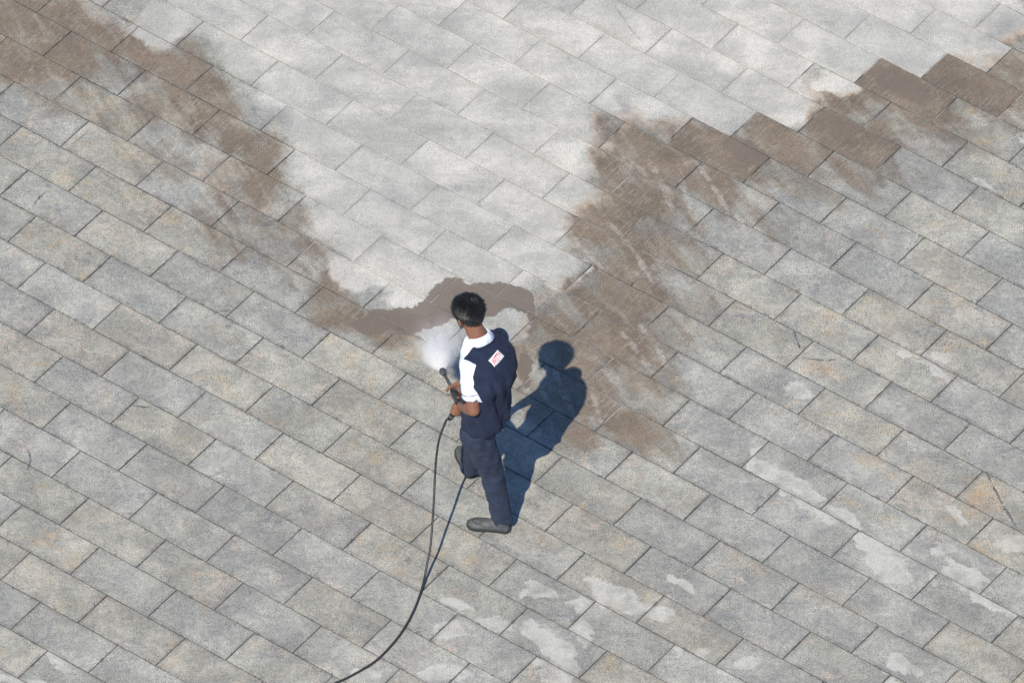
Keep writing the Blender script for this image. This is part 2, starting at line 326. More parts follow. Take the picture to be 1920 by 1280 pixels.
def granite(name, tile_jump='object', detail_stains=True, box=(-99, -99, 99, 99)):
    g = Graph(name)
    P, rnd, rcol, oc = ground_frame(g, tile_jump)
    xyz = g.t.nodes.new('ShaderNodeSeparateXYZ')
    g.put(xyz.inputs[0], P)
    P_x = xyz.outputs[0]
    R = sep(g, rcol)
    centre = lambda c, k: g.vmath('SCALE', g.vmath('SUBTRACT', c, (0.5, 0.5, 0.5)), scale=k)
    w1 = centre(g.noise(P, 1.9, 3, 0.55, colour=True), 0.42)
    w2 = centre(g.noise(P, 9.0, 3, 0.6, colour=True), 0.13)
    w3 = centre(g.noise(P, 60.0, 2, 0.6, colour=True), 0.03)
    Pw = g.vmath('ADD', g.vmath('ADD', P, w1), g.vmath('ADD', w2, w3))
    Ps = g.vmath('ADD', P, g.vmath('ADD', w2, w3))
    jump = g.vmath('SCALE', centre(rcol, 0.17), scale=g.ramp(P_x, -1.0, 0.9, 0.25, 1.0))
    WASH_, BROWN_, MUD_, PALE_, ORANGE_, GREY_ = (near(q, box) for q in (WASH, BROWN, MUD, PALE, ORANGE, GREY))
    soil = sep(g, oc)[0]
    soil = g.math('SUBTRACT', g.math('MULTIPLY', soil, 2.0), 1.0) if tile_jump == 'object' else 0.0
    Pj = g.vmath('ADD', Pw, jump)
    Psj = g.vmath('ADD', Ps, g.vmath('SCALE', jump, scale=0.45))
    # coordinates that differ from paver to paver, for what belongs to the stone itself
    Q = g.vmath('ADD', P, g.vmath('SCALE', rcol, scale=53.0))

    # --- the stone
    tone = g.ramp(R[0], 0.0, 1.0, 0.92, 1.07, smooth=False)
    warm = g.mix(g.ramp(R[1], 0.3, 1.0), (0.342, 0.341, 0.308), (0.360, 0.348, 0.298))
    c = warm
    mott = g.noise(Q, 5.5, 5, 0.62, 0.6)
    c = g.mix(g.ramp(mott, 0.36, 0.66), g.mix(1.0, c, (0.85, 0.855, 0.87), 'MULTIPLY'), g.mix(1.0, c, (1.13, 1.125, 1.10), 'MULTIPLY'))
    # cloudy dirt that runs across the joints
    cloud = g.noise(P, 2.3, 4, 0.6)
    c = g.mix(g.ramp(cloud, 0.38, 0.68), g.mix(1.0, c, (0.86, 0.86, 0.86), 'MULTIPLY'), g.mix(1.0, c, (1.10, 1.10, 1.10), 'MULTIPLY'))
    # rusty and pinkish seams
    seam_n = g.noise(Q, 2.2, 4, 0.6, 1.2)
    seam = g.ramp(g.math('ABSOLUTE', g.math('SUBTRACT', seam_n, 0.5)), 0.0, 0.022, 1.0, 0.0)
    seam = g.math('MULTIPLY', seam, g.ramp(R[2], 0.25, 0.6))
    seam = g.math('MULTIPLY', seam, g.ramp(g.noise(Q, 4.0, 2), 0.42, 0.62))
    c = g.mix(g.math('MULTIPLY', seam, 0.55), c, (0.52, 0.42, 0.34))
    rust = g.math('MULTIPLY', g.ramp(g.noise(Q, 7.0, 4, 0.65, 0.4), 0.53, 0.72), g.ramp(R[1], 0.35, 0.9))
    c = g.mix(g.math('MULTIPLY', rust, 0.42), c, (0.46, 0.34, 0.20))
    dkseam_n = g.noise(g.vmath('ADD', Q, (7.1, 3.3, 0.0)), 1.5, 3, 0.55, 1.5)
    dkseam = g.ramp(g.math('ABSOLUTE', g.math('SUBTRACT', dkseam_n, 0.5)), 0.0, 0.012, 1.0, 0.0)
    dkseam = g.math('MULTIPLY', dkseam, g.ramp(g.noise(Q, 3.0, 1), 0.5, 0.62))
    c = g.mix(g.math('MULTIPLY', dkseam, 0.45), c, (0.15, 0.16, 0.20))
    c = g.mix(1.0, c, tone, 'MULTIPLY')

    if detail_stains:
        orange = g.blobs(Psj, ORANGE_, 0.2, 1.3)
        on = g.ramp(g.noise(P, 14.0, 4, 0.65), 0.22, 0.72)
        c = g.mix(g.math('MULTIPLY', g.math('MULTIPLY', orange, on), 0.85), c, (0.47, 0.31, 0.17))

    # --- dark washed-off smears and damp shading
    grey = g.blobs(Pw, GREY_, 0.2, 1.3)
    greyn = g.math('MULTIPLY', grey, g.ramp(g.noise(P, 5.0, 4, 0.6), 0.25, 0.6))
    # --- the washed, pale field
    wash_f = g.math('ADD', g.blobs(Pj, WASH_, 0.62, 1.16), g.math('MULTIPLY', soil, 0.7))
    wash = g.ramp(g.math('ADD', wash_f, g.math('MULTIPLY', g.math('SUBTRACT', g.noise(P, 7.0, 3), 0.5), 0.5)), 0.20, 0.80)
    big = g.noise(P, 1.1, 3, 0.5)
    pale = g.mix(g.ramp(g.noise(Q, 3.2, 4, 0.6), 0.35, 0.68), (0.432, 0.424, 0.384), (0.575, 0.560, 0.508))
    pale = g.mix(g.ramp(g.noise(g.mapping(P, rot=(0, 0, 0.5), scale=(0.9, 2.4, 1)), 1.0, 4, 0.6, 0.6), 0.38, 0.64), g.mix(1.0, pale, (0.86, 0.865, 0.875), 'MULTIPLY'), g.mix(1.0, pale, (1.07, 1.06, 1.04), 'MULTIPLY'))
    # --- silt
    mud = g.ramp(g.blobs(Ps, MUD_, 0.75, 1.15), 0.35, 0.55)
    brown_f = g.math('SUBTRACT', g.blobs(Pw, BROWN_, 0.45, 1.3), g.math('MULTIPLY', soil, 0.6))
    Pb = g.mapping(g.mapping(P, rot=(0, 0, -0.96)), scale=(9.0, 60.0, 1.0))
    brush = g.noise(Pb, 1.0, 3, 0.6, 0.2)
    Pc = g.mapping(g.mapping(g.vmath('ADD', P, g.vmath('SCALE', w1, scale=0.4)), rot=(0, 0, 1.05)), scale=(1.5, 12.0, 1.0))
    swipe = g.noise(Pc, 1.0, 3, 0.6, 0.5)
    patchy = g.noise(P, 4.5, 4, 0.6)
    bn = g.math('ADD', brown_f, g.math('MULTIPLY', g.math('SUBTRACT', patchy, 0.5), 0.95))
    bn = g.math('ADD', bn, g.math('MULTIPLY', g.math('SUBTRACT', swipe, 0.5), 1.6))
    brown = g.ramp(bn, 0.06, 0.90, smooth=False)
    brown = g.math('MULTIPLY', brown, g.ramp(brown_f, 0.02, 0.35))
    brown = g.math('MULTIPLY', brown, g.math('SUBTRACT', 1.0, g.math('MULTIPLY', wash, 0.93)))
    brown = g.math('MULTIPLY', brown, g.ramp(brush, 0.33, 0.52, 0.70, 1.0))

    c = g.mix(wash, c, pale)
    # tan rim where the silt dried against the washed stone
    rim = g.math('MULTIPLY', g.ramp(wash_f, 0.22, 0.45), g.ramp(wash_f, 0.5, 0.95, 1.0, 0.0))
    rim = g.math('MULTIPLY', rim, g.ramp(brown_f, 0.1, 0.6))
    c = g.mix(g.math('MULTIPLY', rim, g.ramp(P_x, -0.5, 0.8, 0.12, 0.60)), c, (0.55, 0.45, 0.36))
    c = g.mix(g.math('MULTIPLY', greyn, g.math('SUBTRACT', 0.60, g.math('MULTIPLY', wash, 0.05))), c, (0.20, 0.20, 0.20))
    film = g.mix(1.0, c, g.mix(g.ramp(g.noise(P, 6.0, 3), 0.35, 0.65), (0.46, 0.355, 0.27), (0.68, 0.54, 0.42)), 'MULTIPLY')
    silt = g.mix(g.ramp(g.noise(P, 3.0, 3), 0.35, 0.65), (0.165, 0.127, 0.092), (0.225, 0.173, 0.127))
    c = g.mix(g.math('MULTIPLY', brown, 0.95), c, g.mix(g.ramp(brown, 0.40, 0.95, 0.15, 0.85), film, silt))
    c = g.mix(g.math('MULTIPLY', mud, 0.9), c, (0.176, 0.141, 0.113))
    if detail_stains:
        near_s = [c_ for c_ in SCRAPES if near([(*c_[0], 0.5)], box)]
        if near_s:
            scr = g.strokes(g.vmath('ADD', P, g.vmath('ADD', w3, g.vmath('SCALE', w2, scale=0.3))), near_s, 0.022)
            scr = g.math('MULTIPLY', scr, g.ramp(g.noise(P, 18.0, 3), 0.32, 0.6))
            c = g.mix(g.math('MULTIPLY', scr, 0.42), c, (0.50, 0.46, 0.41))
    pal = 0.0
    if detail_stains:
        w4 = centre(g.noise(P, 4.5, 2, 0.5, colour=True), 0.16)
        pal = g.ramp(g.blobs(g.vmath('ADD', g.vmath('ADD', Ps, w4), g.vmath('SCALE', jump, scale=1.0)), PALE_, 0.50, 1.30), 0.20, 0.78)
        pal = g.ramp(g.math('ADD', pal, g.math('MULTIPLY', g.math('SUBTRACT', g.noise(P, 34.0, 3, 0.7), 0.5), 1.3)), 0.25, 0.85)
        pal = g.math('MULTIPLY', pal, g.math('SUBTRACT', 1.0, brown))
        c = g.mix(g.math('MULTIPLY', pal, g.ramp(g.noise(P, 9.0, 3), 0.3, 0.62, 0.30, 0.85)), c, (0.51, 0.50, 0.455))
        crack = g.strokes(g.vmath('ADD', P, g.vmath('ADD', w3, g.vmath('SCALE', w2, scale=0.25))), [c_ for c_ in CRACKS if near([(*c_[0], 0.3)], box)] or CRACKS[:1], 0.006)
        c = g.mix(g.math('MULTIPLY', crack, g.math('SUBTRACT', 0.8, g.math('MULTIPLY', wash, 0.5))), c, (0.07, 0.07, 0.08))
    if tile_jump == 'object':
        # worn, chipped arrises with dirt lodged along some of them
        tcn = g.t.nodes.new('ShaderNodeTexCoord')
        lo_ = g.t.nodes.new('ShaderNodeSeparateXYZ')
        g.put(lo_.inputs[0], tcn.outputs['Object'])
        ex = g.math('MULTIPLY', g.math('SUBTRACT', 0.5, g.math('ABSOLUTE', lo_.outputs[0])), TILE_L)
        ey = g.math('MULTIPLY', g.math('SUBTRACT', 0.5, g.math('ABSOLUTE', lo_.outputs[1])), TILE_W)
        ed = g.math('MINIMUM', ex, ey)
        cn = g.math('MULTIPLY', g.ramp(g.noise(P, 16.0, 4, 0.7), 0.52, 0.75), 0.022)
        chip = g.ramp(g.math('SUBTRACT', ed, cn), -0.003, 0.003, 1.0, 0.0)
        chip = g.math('MULTIPLY', chip, g.ramp(ed, 0.02, 0.028, 1.0, 0.0))
        chip = g.math('MULTIPLY', chip, g.math('SUBTRACT', 0.55, g.math('MULTIPLY', wash, 0.40)))
        c = g.mix(chip, c, (0.10, 0.10, 0.105))
        grime = g.math('MULTIPLY', g.ramp(ed, 0.0, 0.035, 1.0, 0.0), g.ramp(g.noise(Q, 2.5, 3), 0.42, 0.6))
        c = g.mix(g.math('MULTIPLY', grime, g.math('SUBTRACT', 0.34, g.math('MULTIPLY', wash, 0.22))), c, (0.13, 0.13, 0.125))
    # small dark spots
    vo = g.t.nodes.new('ShaderNodeTexVoronoi')
    g.put(vo.inputs['Vector'], g.vmath('ADD', P, g.vmath('SCALE', w3, scale=1.0)))
    vo.inputs['Scale'].default_value = 3.4
    vs = sep(g, vo.outputs['Color'])
    rad = g.ramp(vs[0], 0.45, 1.0, 0.0, 0.085, smooth=False)
    spot = g.ramp(g.math('SUBTRACT', vo.outputs['Distance'], rad), -0.03, 0.01, 1.0, 0.0)
    spot = g.math('MULTIPLY', spot, g.ramp(vs[0], 0.5, 0.55))
    spot = g.math('MULTIPLY', spot, g.math('SUBTRACT', 0.5, g.math('MULTIPLY', wash, 0.42)))
    c = g.mix(spot, c, (0.13, 0.13, 0.125))
    # --- crystal speckle
    calm = g.math('SUBTRACT', 1.0, g.math('MULTIPLY', wash, 0.40))
    calm = g.math('MULTIPLY', calm, g.math('SUBTRACT', 1.0, g.math('MULTIPLY', mud, 0.75)))
    calm = g.math('MULTIPLY', calm, g.math('SUBTRACT', 1.0, g.math('MULTIPLY', pal, 0.45)))
    calm = g.math('MULTIPLY', calm, g.math('SUBTRACT', 1.0, g.math('MULTIPLY', brown, 0.25)))
    s1 = g.noise(P, 120.0, 2, 0.7)
    s2 = g.noise(g.vmath('ADD', P, (3.0, 1.0, 0.0)), 42.0, 3, 0.7)
    sp = g.math('ADD', g.math('MULTIPLY', g.math('SUBTRACT', s1, 0.5), 2.7), g.math('MULTIPLY', g.math('SUBTRACT', s2, 0.5), 0.7))
    s3 = g.noise(g.vmath('ADD', P, (9.0, 4.0, 0.0)), 26.0, 3, 0.68)
    sp = g.math('MULTIPLY', sp, g.ramp(g.noise(P, 6.5, 2), 0.3, 0.7, 0.65, 1.2))
    sp = g.math('ADD', sp, g.math('MULTIPLY', g.math('SUBTRACT', s3, 0.5), 0.75))
    sp = g.math('ADD', 1.0, g.math('MULTIPLY', sp, calm))
    sp = g.math('MAXIMUM', sp, 0.25)
    c = g.mix(1.0, c, sp, 'MULTIPLY')
    rough = g.ramp(g.math('MAXIMUM', brown, mud), 0.0, 1.0, 0.82, 0.62)
    g.principled(c, rough, bump=g.math('ADD', s1, g.math('MULTIPLY', s2, 0.8)), strength=0.25, dist=0.0025, spec=0.3)
    return g.mat


def joint_material():
    g = Graph('joint_mortar')
    P, rnd, rcol, _ = ground_frame(g, 'object')
    w = g.vmath('SCALE', g.vmath('SUBTRACT', g.noise(P, 1.7, 2, 0.5, colour=True), (0.5, 0.5, 0.5)), scale=0.34)
    wash = g.ramp(g.blobs(g.vmath('ADD', P, w), WASH[:18], 0.7, 1.1), 0.3, 0.9)
    n = g.ramp(g.noise(P, 3.0, 4, 0.7), 0.35, 0.65)
    dark = g.mix(g.ramp(g.noise(P, 5.0, 4, 0.7), 0.40, 0.66), (0.045, 0.043, 0.042), (0.20, 0.19, 0.175))
    br = g.ramp(g.blobs(P, BROWN[12:], 0.4, 1.2), 0.3, 0.8)
    light = g.math('MULTIPLY', br, g.ramp(g.noise(P, 2.1, 3, 0.6), 0.45, 0.55))
    c = g.mix(light, dark, (0.50, 0.47, 0.43))
    c = g.mix(wash, c, g.mix(n, (0.30, 0.295, 0.27), (0.55, 0.54, 0.50)))
    g.principled(c, 0.95, bump=g.noise(P, 80.0, 3, 0.7), strength=0.6, spec=0.1)
    return g.mat


def fabric(name, colour, other=None, attr=None, weave=900.0, rough=0.85, fade=0.12):
    g = Graph(name)
    tc = g.t.nodes.new('ShaderNodeTexCoord')
    P = tc.outputs['Object']
    c = colour
    if attr:
        a = g.t.nodes.new('ShaderNodeAttribute')
        a.attribute_name = attr
        c = g.mix(g.ramp(a.outputs['Fac'], 0.46, 0.54), other, colour)
    n = g.noise(P, 9.0, 3, 0.6)
    c = g.mix(g.ramp(n, 0.3, 0.7), g.mix(1.0, c, (1 - fade,) * 3, 'MULTIPLY'), g.mix(1.0, c, (1 + fade,) * 3, 'MULTIPLY'))
    wv = g.noise(g.mapping(P, scale=(1.0, 1.0, 0.35)), weave * 0.35, 1, 0.5)
    big = g.noise(g.mapping(P, scale=(1.0, 1.0, 0.5)), 22.0, 3, 0.55, 0.8)
    g.principled(c, rough, bump=g.math('ADD', big, g.math('MULTIPLY', wv, 0.10)), strength=0.7, dist=0.010, spec=0.15,
                 Sheen_Weight=0.03, Sheen_Roughness=0.5)
    return g.mat


def plain(name, colour, rough=0.5, vary=0.1, scale=30.0, bump=0.2, spec=0.5, **kw):
    g = Graph(name)
    tc = g.t.nodes.new('ShaderNodeTexCoord')
    n = g.noise(tc.outputs['Object'], scale, 4, 0.6)
    c = g.mix(g.ramp(n, 0.3, 0.7), tuple(v * (1 - vary) for v in colour), tuple(min(1, v * (1 + vary)) for v in colour))
    g.principled(c, g.ramp(n, 0.2, 0.8, rough * 0.9, min(1.0, rough * 1.1)), bump=n, strength=bump, dist=0.003, spec=spec, **kw)
    return g.mat


M = {
    'granite_far': granite('speckled_granite_beyond', 'island', False),
    'joint': joint_material(),
    'skin': plain('brown_skin', (0.235, 0.105, 0.062), 0.48, 0.10, 22.0, 0.15, 0.45, Subsurface_Weight=0.08,
                  Subsurface_Radius=(0.012, 0.005, 0.003)),
    'hair': plain('black_hair', (0.013, 0.012, 0.011), 0.44, 0.4, 90.0, 0.3, 0.55),
    'shirt': fabric('navy_and_white_shirt_cloth', (0.020, 0.028, 0.056), (0.74, 0.80, 0.90), 'navy'),
    'white': fabric('white_collar_cloth', (0.74, 0.80, 0.90)),
    'navy': fabric('navy_trim_cloth', (0.014, 0.020, 0.055)),
    'trousers': fabric('dark_navy_trouser_cloth', (0.032, 0.042, 0.072), fade=0.14),
    'mask': fabric('black_mask_cloth', (0.012, 0.012, 0.016)),
    'shoe': plain('grey_shoe_leather', (0.092, 0.096, 0.094), 0.62, 0.22, 35.0, 0.25, 0.35),
    'sole': plain('dark_shoe_sole', (0.040, 0.041, 0.043), 0.75, 0.15, 40.0, 0.3, 0.3),
    'plastic': plain('black_gun_plastic', (0.020, 0.020, 0.022), 0.42, 0.15, 30.0, 0.1),
    'plastic_grey': plain('worn_grey_plastic', (0.075, 0.072, 0.075), 0.5, 0.2, 40.0, 0.15),
    'steel': plain('steel_fitting', (0.55, 0.54, 0.52), 0.3, 0.1, 50.0, 0.1, Metallic=1.0),
    'hose': plain('black_rubber_hose', (0.030, 0.030, 0.034), 0.5, 0.25, 50.0, 0.15),
    'eye': plain('eye_white', (0.75, 0.73, 0.70), 0.25, 0.03),
    'iris': plain('dark_brown_iris', (0.03, 0.015, 0.01), 0.2, 0.1),
    'patch': fabric('white_patch_cloth', (0.80, 0.79, 0.80), fade=0.04),
    'letter': fabric('red_embroidery', (0.55, 0.035, 0.075), fade=0.06),
    'button': plain('white_button', (0.8, 0.8, 0.82), 0.3, 0.03),
}


# ------------------------------------------------------------------ object helpers
def link(name, me, mat, parent=None):
    o = bpy.data.objects.new(name, me)
    col.objects.link(o)
    if mat is not None and not me.materials:
        me.materials.append(mat)
    if parent is not None:
        o.parent = parent
    return o


def tag(o, label=None, cat=None, group=None, kind=None):
    for k, v in (('label', label), ('category', cat), ('group', group), ('kind', kind)):
        if v:
            o[k] = v
    return o


def mesh_from(name, verts, faces, smooth=True):
    me = bpy.data.meshes.new(name)
    me.from_pydata([tuple(v) for v in verts], [], faces)
    me.update()
    if smooth:
        for p in me.polygons:
            p.use_smooth = True
    return me


def frame_of(axis):
    z = Vector(axis).normalized()
    x = z.orthogonal().normalized()
    return x, z.cross(x).normalized(), z


class Solid:
    """collects closed shapes that are later fused into one skin"""
    def __init__(self):
        self.v, self.f = [], []

    def grid(self, rings, cap=True):
        """rings: list of equal-length loops of points"""
        b = len(self.v)
        n = len(rings[0])
        for r in rings:
            self.v += [Vector(p) for p in r]
        for i in range(len(rings) - 1):
            for j in range(n):
                k = (j + 1) % n
                self.f.append((b + i * n + j, b + i * n + k, b + (i + 1) * n + k, b + (i + 1) * n + j))
        if cap:
            self.f.append(tuple(b + j for j in range(n))[::-1])
            e = b + (len(rings) - 1) * n
            self.f.append(tuple(e + j for j in range(n)))
        return self

    def limb(self, p0, p1, r0, r1, round0=True, round1=True, seg=18):
        """tapered limb with rounded or flat ends"""
        p0, p1 = Vector(p0), Vector(p1)
        x, y, z = frame_of(p1 - p0)
        L = (p1 - p0).length
        prof = []
        if round0:
            for i in range(1, 5):
                a = math.pi / 2 * (1 - i / 5)
                prof.append((-r0 * math.sin(a), r0 * math.cos(a)))
        prof.append((0, r0))
        prof.append((L, r1))
        if round1:
            for i in range(1, 5):
                a = math.pi / 2 * (i / 5)
                prof.append((L + r1 * math.sin(a), r1 * math.cos(a)))
        rings = [[p0 + z * t + (x * math.cos(2 * math.pi * j / seg) + y * math.sin(2 * math.pi * j / seg)) * r
                  for j in range(seg)] for t, r in prof]
        return self.grid(rings)

    def chain(self, pts, radii, **kw):
        for i in range(len(pts) - 1):
            self.limb(pts[i], pts[i + 1], radii[i], radii[i + 1], **kw)
        return self

    def ball(self, c, radii, axes=None, seg=20):
        c = Vector(c)
        ax = axes or (Vector((1, 0, 0)), Vector((0, 1, 0)), Vector((0, 0, 1)))
        rings = []
        m = seg // 2
        for i in range(1, m):
            t = -math.pi / 2 + math.pi * i / m
            rings.append([c + ax[0] * (radii[0] * math.cos(t) * math.cos(2 * math.pi * j / seg))
                          + ax[1] * (radii[1] * math.cos(t) * math.sin(2 * math.pi * j / seg))
                          + ax[2] * (radii[2] * math.sin(t)) for j in range(seg)])
        return self.grid(rings)

    def fused(self, name, voxel, smooth=6, factor=0.6, shape=None):
        me = mesh_from(name + '_raw', self.v, self.f)
        o = bpy.data.objects.new(name + '_raw', me)
        col.objects.link(o)
        m = o.modifiers.new('r', 'REMESH')
        m.mode = 'VOXEL'
        m.voxel_size = voxel
        s = o.modifiers.new('s', 'SMOOTH')
        s.iterations = smooth
        s.factor = factor
        dg = bpy.context.evaluated_depsgraph_get()
        dg.update()
        res = bpy.data.meshes.new_from_object(o.evaluated_get(dg))
        res.name = name
        bpy.data.objects.remove(o)
        bpy.data.meshes.remove(me)
        if shape:
            ns = [v.normal.copy() for v in res.vertices]
            for v, n in zip(res.vertices, ns):
                v.co += n * shape(v.co, n)
        for p in res.polygons:
            p.use_smooth = True
        return res

    def mesh(self, name, smooth=True):
        return mesh_from(name, self.v, self.f, smooth)


def tube(pts, r, seg=10, closed_ends=True, radii=None):
    s = Solid()
    pts = [Vector(p) for p in pts]
    rings = []
    up = Vector((0, 0, 1))
    x = None
    for i, p in enumerate(pts):
        d = (pts[min(i + 1, len(pts) - 1)] - pts[max(i - 1, 0)]).normalized()
        if x is None:
            x = d.orthogonal().normalized()
        x = (x - d * x.dot(d)).normalized()
        y = d.cross(x)
        rr = radii[i] if radii else r
        rings.append([p + (x * math.cos(2 * math.pi * j / seg) + y * math.sin(2 * math.pi * j / seg)) * rr for j in range(seg)])
    return s.grid(rings, closed_ends)


def spline(pts, n=12):
    pts = [Vector(p) for p in pts]
    P = [pts[0] * 2 - pts[1]] + pts + [pts[-1] * 2 - pts[-2]]
    out = []
    for i in range(1, len(P) - 2):
        a, b, c, d = P[i - 1:i + 3]
        for k in range(n):
            t = k / n
            out.append(0.5 * ((2 * b) + (c - a) * t + (2 * a - 5 * b + 4 * c - d) * t * t + (3 * b - a - 3 * c + d) * t ** 3))
    out.append(pts[-1])
    return out


def rebase(me, base):
    me.transform(Matrix.Translation(-Vector(base)))
    return me


# ------------------------------------------------------------------ ground and pavement
def sheet(name, size, z, mat, hole=0.0):
    s = size
    v = [(-s, -s, z), (s, -s, z), (s, s, z), (-s, s, z)]
    return link(name, mesh_from(name, v, [(0, 1, 2, 3)], False), mat)


tag(sheet('ground', 300.0, -0.075, M['granite_far']), kind='structure')
bed = sheet('pavement', 13.0, -0.0075, M['joint'])
tag(bed, kind='structure')

GAP = 0.0066
cy, sy = math.cos(TILE_YAW), math.sin(TILE_YAW)


def tile_to_world(u, v):
    return Vector((TILE_O[0] + u * cy - v * sy, TILE_O[1] + u * sy + v * cy, 0.0))


def paver_mesh(seed):
    """slab with a slightly uneven bevelled arris, unit sized in plan"""
    rr = random.Random(seed)
    L, W, T = 0.5, 0.5, -0.055
    bx, by, bz = 0.0035 / 0.6, 0.0035 / 0.3, 0.0016
    lo = [(-L, -W), (0.0, -W - rr.uniform(0, 0.002)), (L, -W), (L, W), (0.0, W + rr.uniform(0, 0.002)), (-L, W)]
    v = [(x, y, T) for x, y in lo]
    v += [(x, y, -bz) for x, y in lo]
    v += [(x - math.copysign(bx, x) if x else 0.0, y - math.copysign(by, y), rr.uniform(-0.0003, 0.0003)) for x, y in lo]
    f = [tuple(range(5, -1, -1))]
    for k in (0, 6):
        for j in range(6):
            q = (j + 1) % 6
            f.append((k + j, k + q, k + 6 + q, k + 6 + j))
    f += [(12, 13, 16, 17), (13, 14, 15, 16)]
    me = mesh_from('paver', v, f, False)
    me.materials.append(M['granite_far'])
    return me


paver_meshes = [paver_mesh(i) for i in range(8)]
slots = []
for k in range(-40, 50):
    ph = COURSE_PHASE.get(k, (0.0 if k % 2 == 0 else 0.49) if k < 0 else (0.17 if k % 2 == 0 else 0.66))
    for n in range(-24, 26):
        p = tile_to_world((n + 0.5 + ph) * TILE_L, (k + 0.5) * TILE_W)
        if abs(p.x) < 12.6 and abs(p.y) < 12.6:
            d = max(abs(p.x) / 3.35, abs(p.y - 0.02) / 3.2)
            slots.append((d, k, n, p, ph))
slots.sort(key=lambda s: s[0])
single, rest = slots[:296], slots[296:]
rp = random.Random(3)
# each paver takes the stone material of its 1.3 m square of pavement, which carries only the stains near it
square_mats = {}
soil_of = {}
for x_, y_, s_ in SOIL_AT:
    best = min(single, key=lambda q: (q[3].x - x_) ** 2 + (q[3].y - y_) ** 2)
    soil_of[(best[1], best[2])] = s_


def stone_at(p):
    key = (math.floor(p.x / 1.3), math.floor(p.y / 1.3))
    if key not in square_mats:
        x0, y0 = key[0] * 1.3 - 0.33, key[1] * 1.3 - 0.33
        square_mats[key] = granite('speckled_granite', box=(x0, y0, x0 + 1.96, y0 + 1.96))
    return square_mats[key]


for d, k, n, p, ph in single:
    o = bpy.data.objects.new('paver', paver_meshes[rp.randrange(8)])
    col.objects.link(o)
    o.parent = bed
    o.material_slots[0].link = 'OBJECT'
    o.material_slots[0].material = stone_at(p)
    s_ = 0.5 + 0.5 * soil_of.get((k, n), 0.0)
    o.color = (s_, s_, s_, 1.0)
    o.location = (p.x, p.y, rp.uniform(-0.0012, 0.0004))
    o.rotation_euler = (rp.uniform(-0.0011, 0.0011), rp.uniform(-0.0007, 0.0007), TILE_YAW + rp.uniform(-0.0013, 0.0013) + (math.pi if rp.random() < 0.5 else 0))
    o.scale = (TILE_L - GAP + rp.uniform(-0.0022, 0.0014), TILE_W - GAP + rp.uniform(-0.0018, 0.0012), 1.0)
vs, fs = [], []
for d, k, n, p, ph in rest:
    hx, hy = (TILE_L - GAP) / 2, (TILE_W - GAP) / 2
    z = rp.uniform(-0.001, 0.0004)
    b = len(vs)
    for zz, e in ((-0.05, 0.0), (-0.0015, 0.0), (z, 0.003)):
        for sx, s_y in ((-1, -1), (1, -1), (1, 1), (-1, 1)):
            q = Vector((sx * (hx - e), s_y * (hy - e)))
            vs.append((p.x + q.x * cy - q.y * sy, p.y + q.x * sy + q.y * cy, zz))
    for r in (0, 4):
        for j in range(4):
            q = (j + 1) % 4
            fs.append((b + r + j, b + r + q, b + r + 4 + q, b + r + 4 + j))
    fs.append((b + 8, b + 9, b + 10, b + 11))
tag(link('paver', mesh_from('paver_field', vs, fs, False), M['granite_far'], bed), kind='stuff')

# ------------------------------------------------------------------ the worker: frames of reference
R = Vector((0.63, 0.78, 0.0)).normalized()      # towards his right
F = Vector((-0.78, 0.63, 0.0)).normalized()     # the way his chest faces
U = Vector((0, 0, 1))
BASE = Vector((-0.158, -1.390, 0.000))
noise_off = Vector((3.1, 7.7, 1.3))


def body_coords(p, c):
    q = Vector(p) - Vector(c)
    return q.dot(R), q.dot(F), q.z


# torso rings: centre, half width, half depth
TORSO = [
    ((-0.158, -1.593, 0.885), 0.160, 0.130),
    ((-0.155, -1.594, 0.905), 0.162, 0.130),
    ((-0.152, -1.592, 0.930), 0.167, 0.132),
    ((-0.147, -1.592, 1.050), 0.166, 0.124),
    ((-0.140, -1.577, 1.200), 0.182, 0.130),
    ((-0.135, -1.567, 1.300), 0.196, 0.138),
    ((-0.147, -1.541, 1.370), 0.192, 0.142),
    ((-0.164, -1.520, 1.430), 0.158, 0.128),
    ((-0.188, -1.494, 1.472), 0.098, 0.095),
]
SH_L, EL_L, WR_L = Vector((-0.256, -1.621, 1.390)), Vector((-0.224, -1.744, 1.125)), Vector((-0.303, -1.573, 0.985))
SH_R, EL_R, WR_R = Vector((-0.078, -1.368, 1.375)), Vector((-0.144, -1.308, 1.135)), Vector((-0.281, -1.351, 0.990))
HIP_L, KN_L, AN_L = Vector((-0.212, -1.663, 0.870)), Vector((-0.108, -1.620, 0.480)), Vector((-0.030, -1.622, 0.090))
HIP_R, KN_R, AN_R = Vector((-0.116, -1.539, 0.870)), Vector((-0.216, -1.272, 0.480)), Vector((-0.238, -1.189, 0.090))
HEEL_L, TOE_L = Vector((-0.008, -1.653, 0.000)), Vector((-0.219, -1.623, 0.000))
HEEL_R, TOE_R = Vector((-0.230, -1.193, 0.000)), Vector((-0.291, -0.980, 0.000))
NECK0, NECK1 = Vector((-0.184, -1.483, 1.430)), Vector((-0.242, -1.436, 1.545))
HEAD = Vector((-0.267, -1.401, 1.610))
hf = (Vector((-0.68, 0.73, 0)).normalized() * math.cos(math.radians(20)) - U * math.sin(math.radians(20))).normalized()
hr = hf.cross(U).normalized()
hu = hr.cross(hf).normalized()


def ring(c, a, b, n=40, grow=0.0, power=2.3):
    pts = []
    for j in range(n):
        t = 2 * math.pi * j / n
        cx, sx = math.cos(t), math.sin(t)
        e = 2 / power
        x = math.copysign(abs(cx) ** e, cx) * (a + grow)
        y = math.copysign(abs(sx) ** e, sx) * (b + grow)
        pts.append(Vector(c) + R * x + F * y)
    return pts


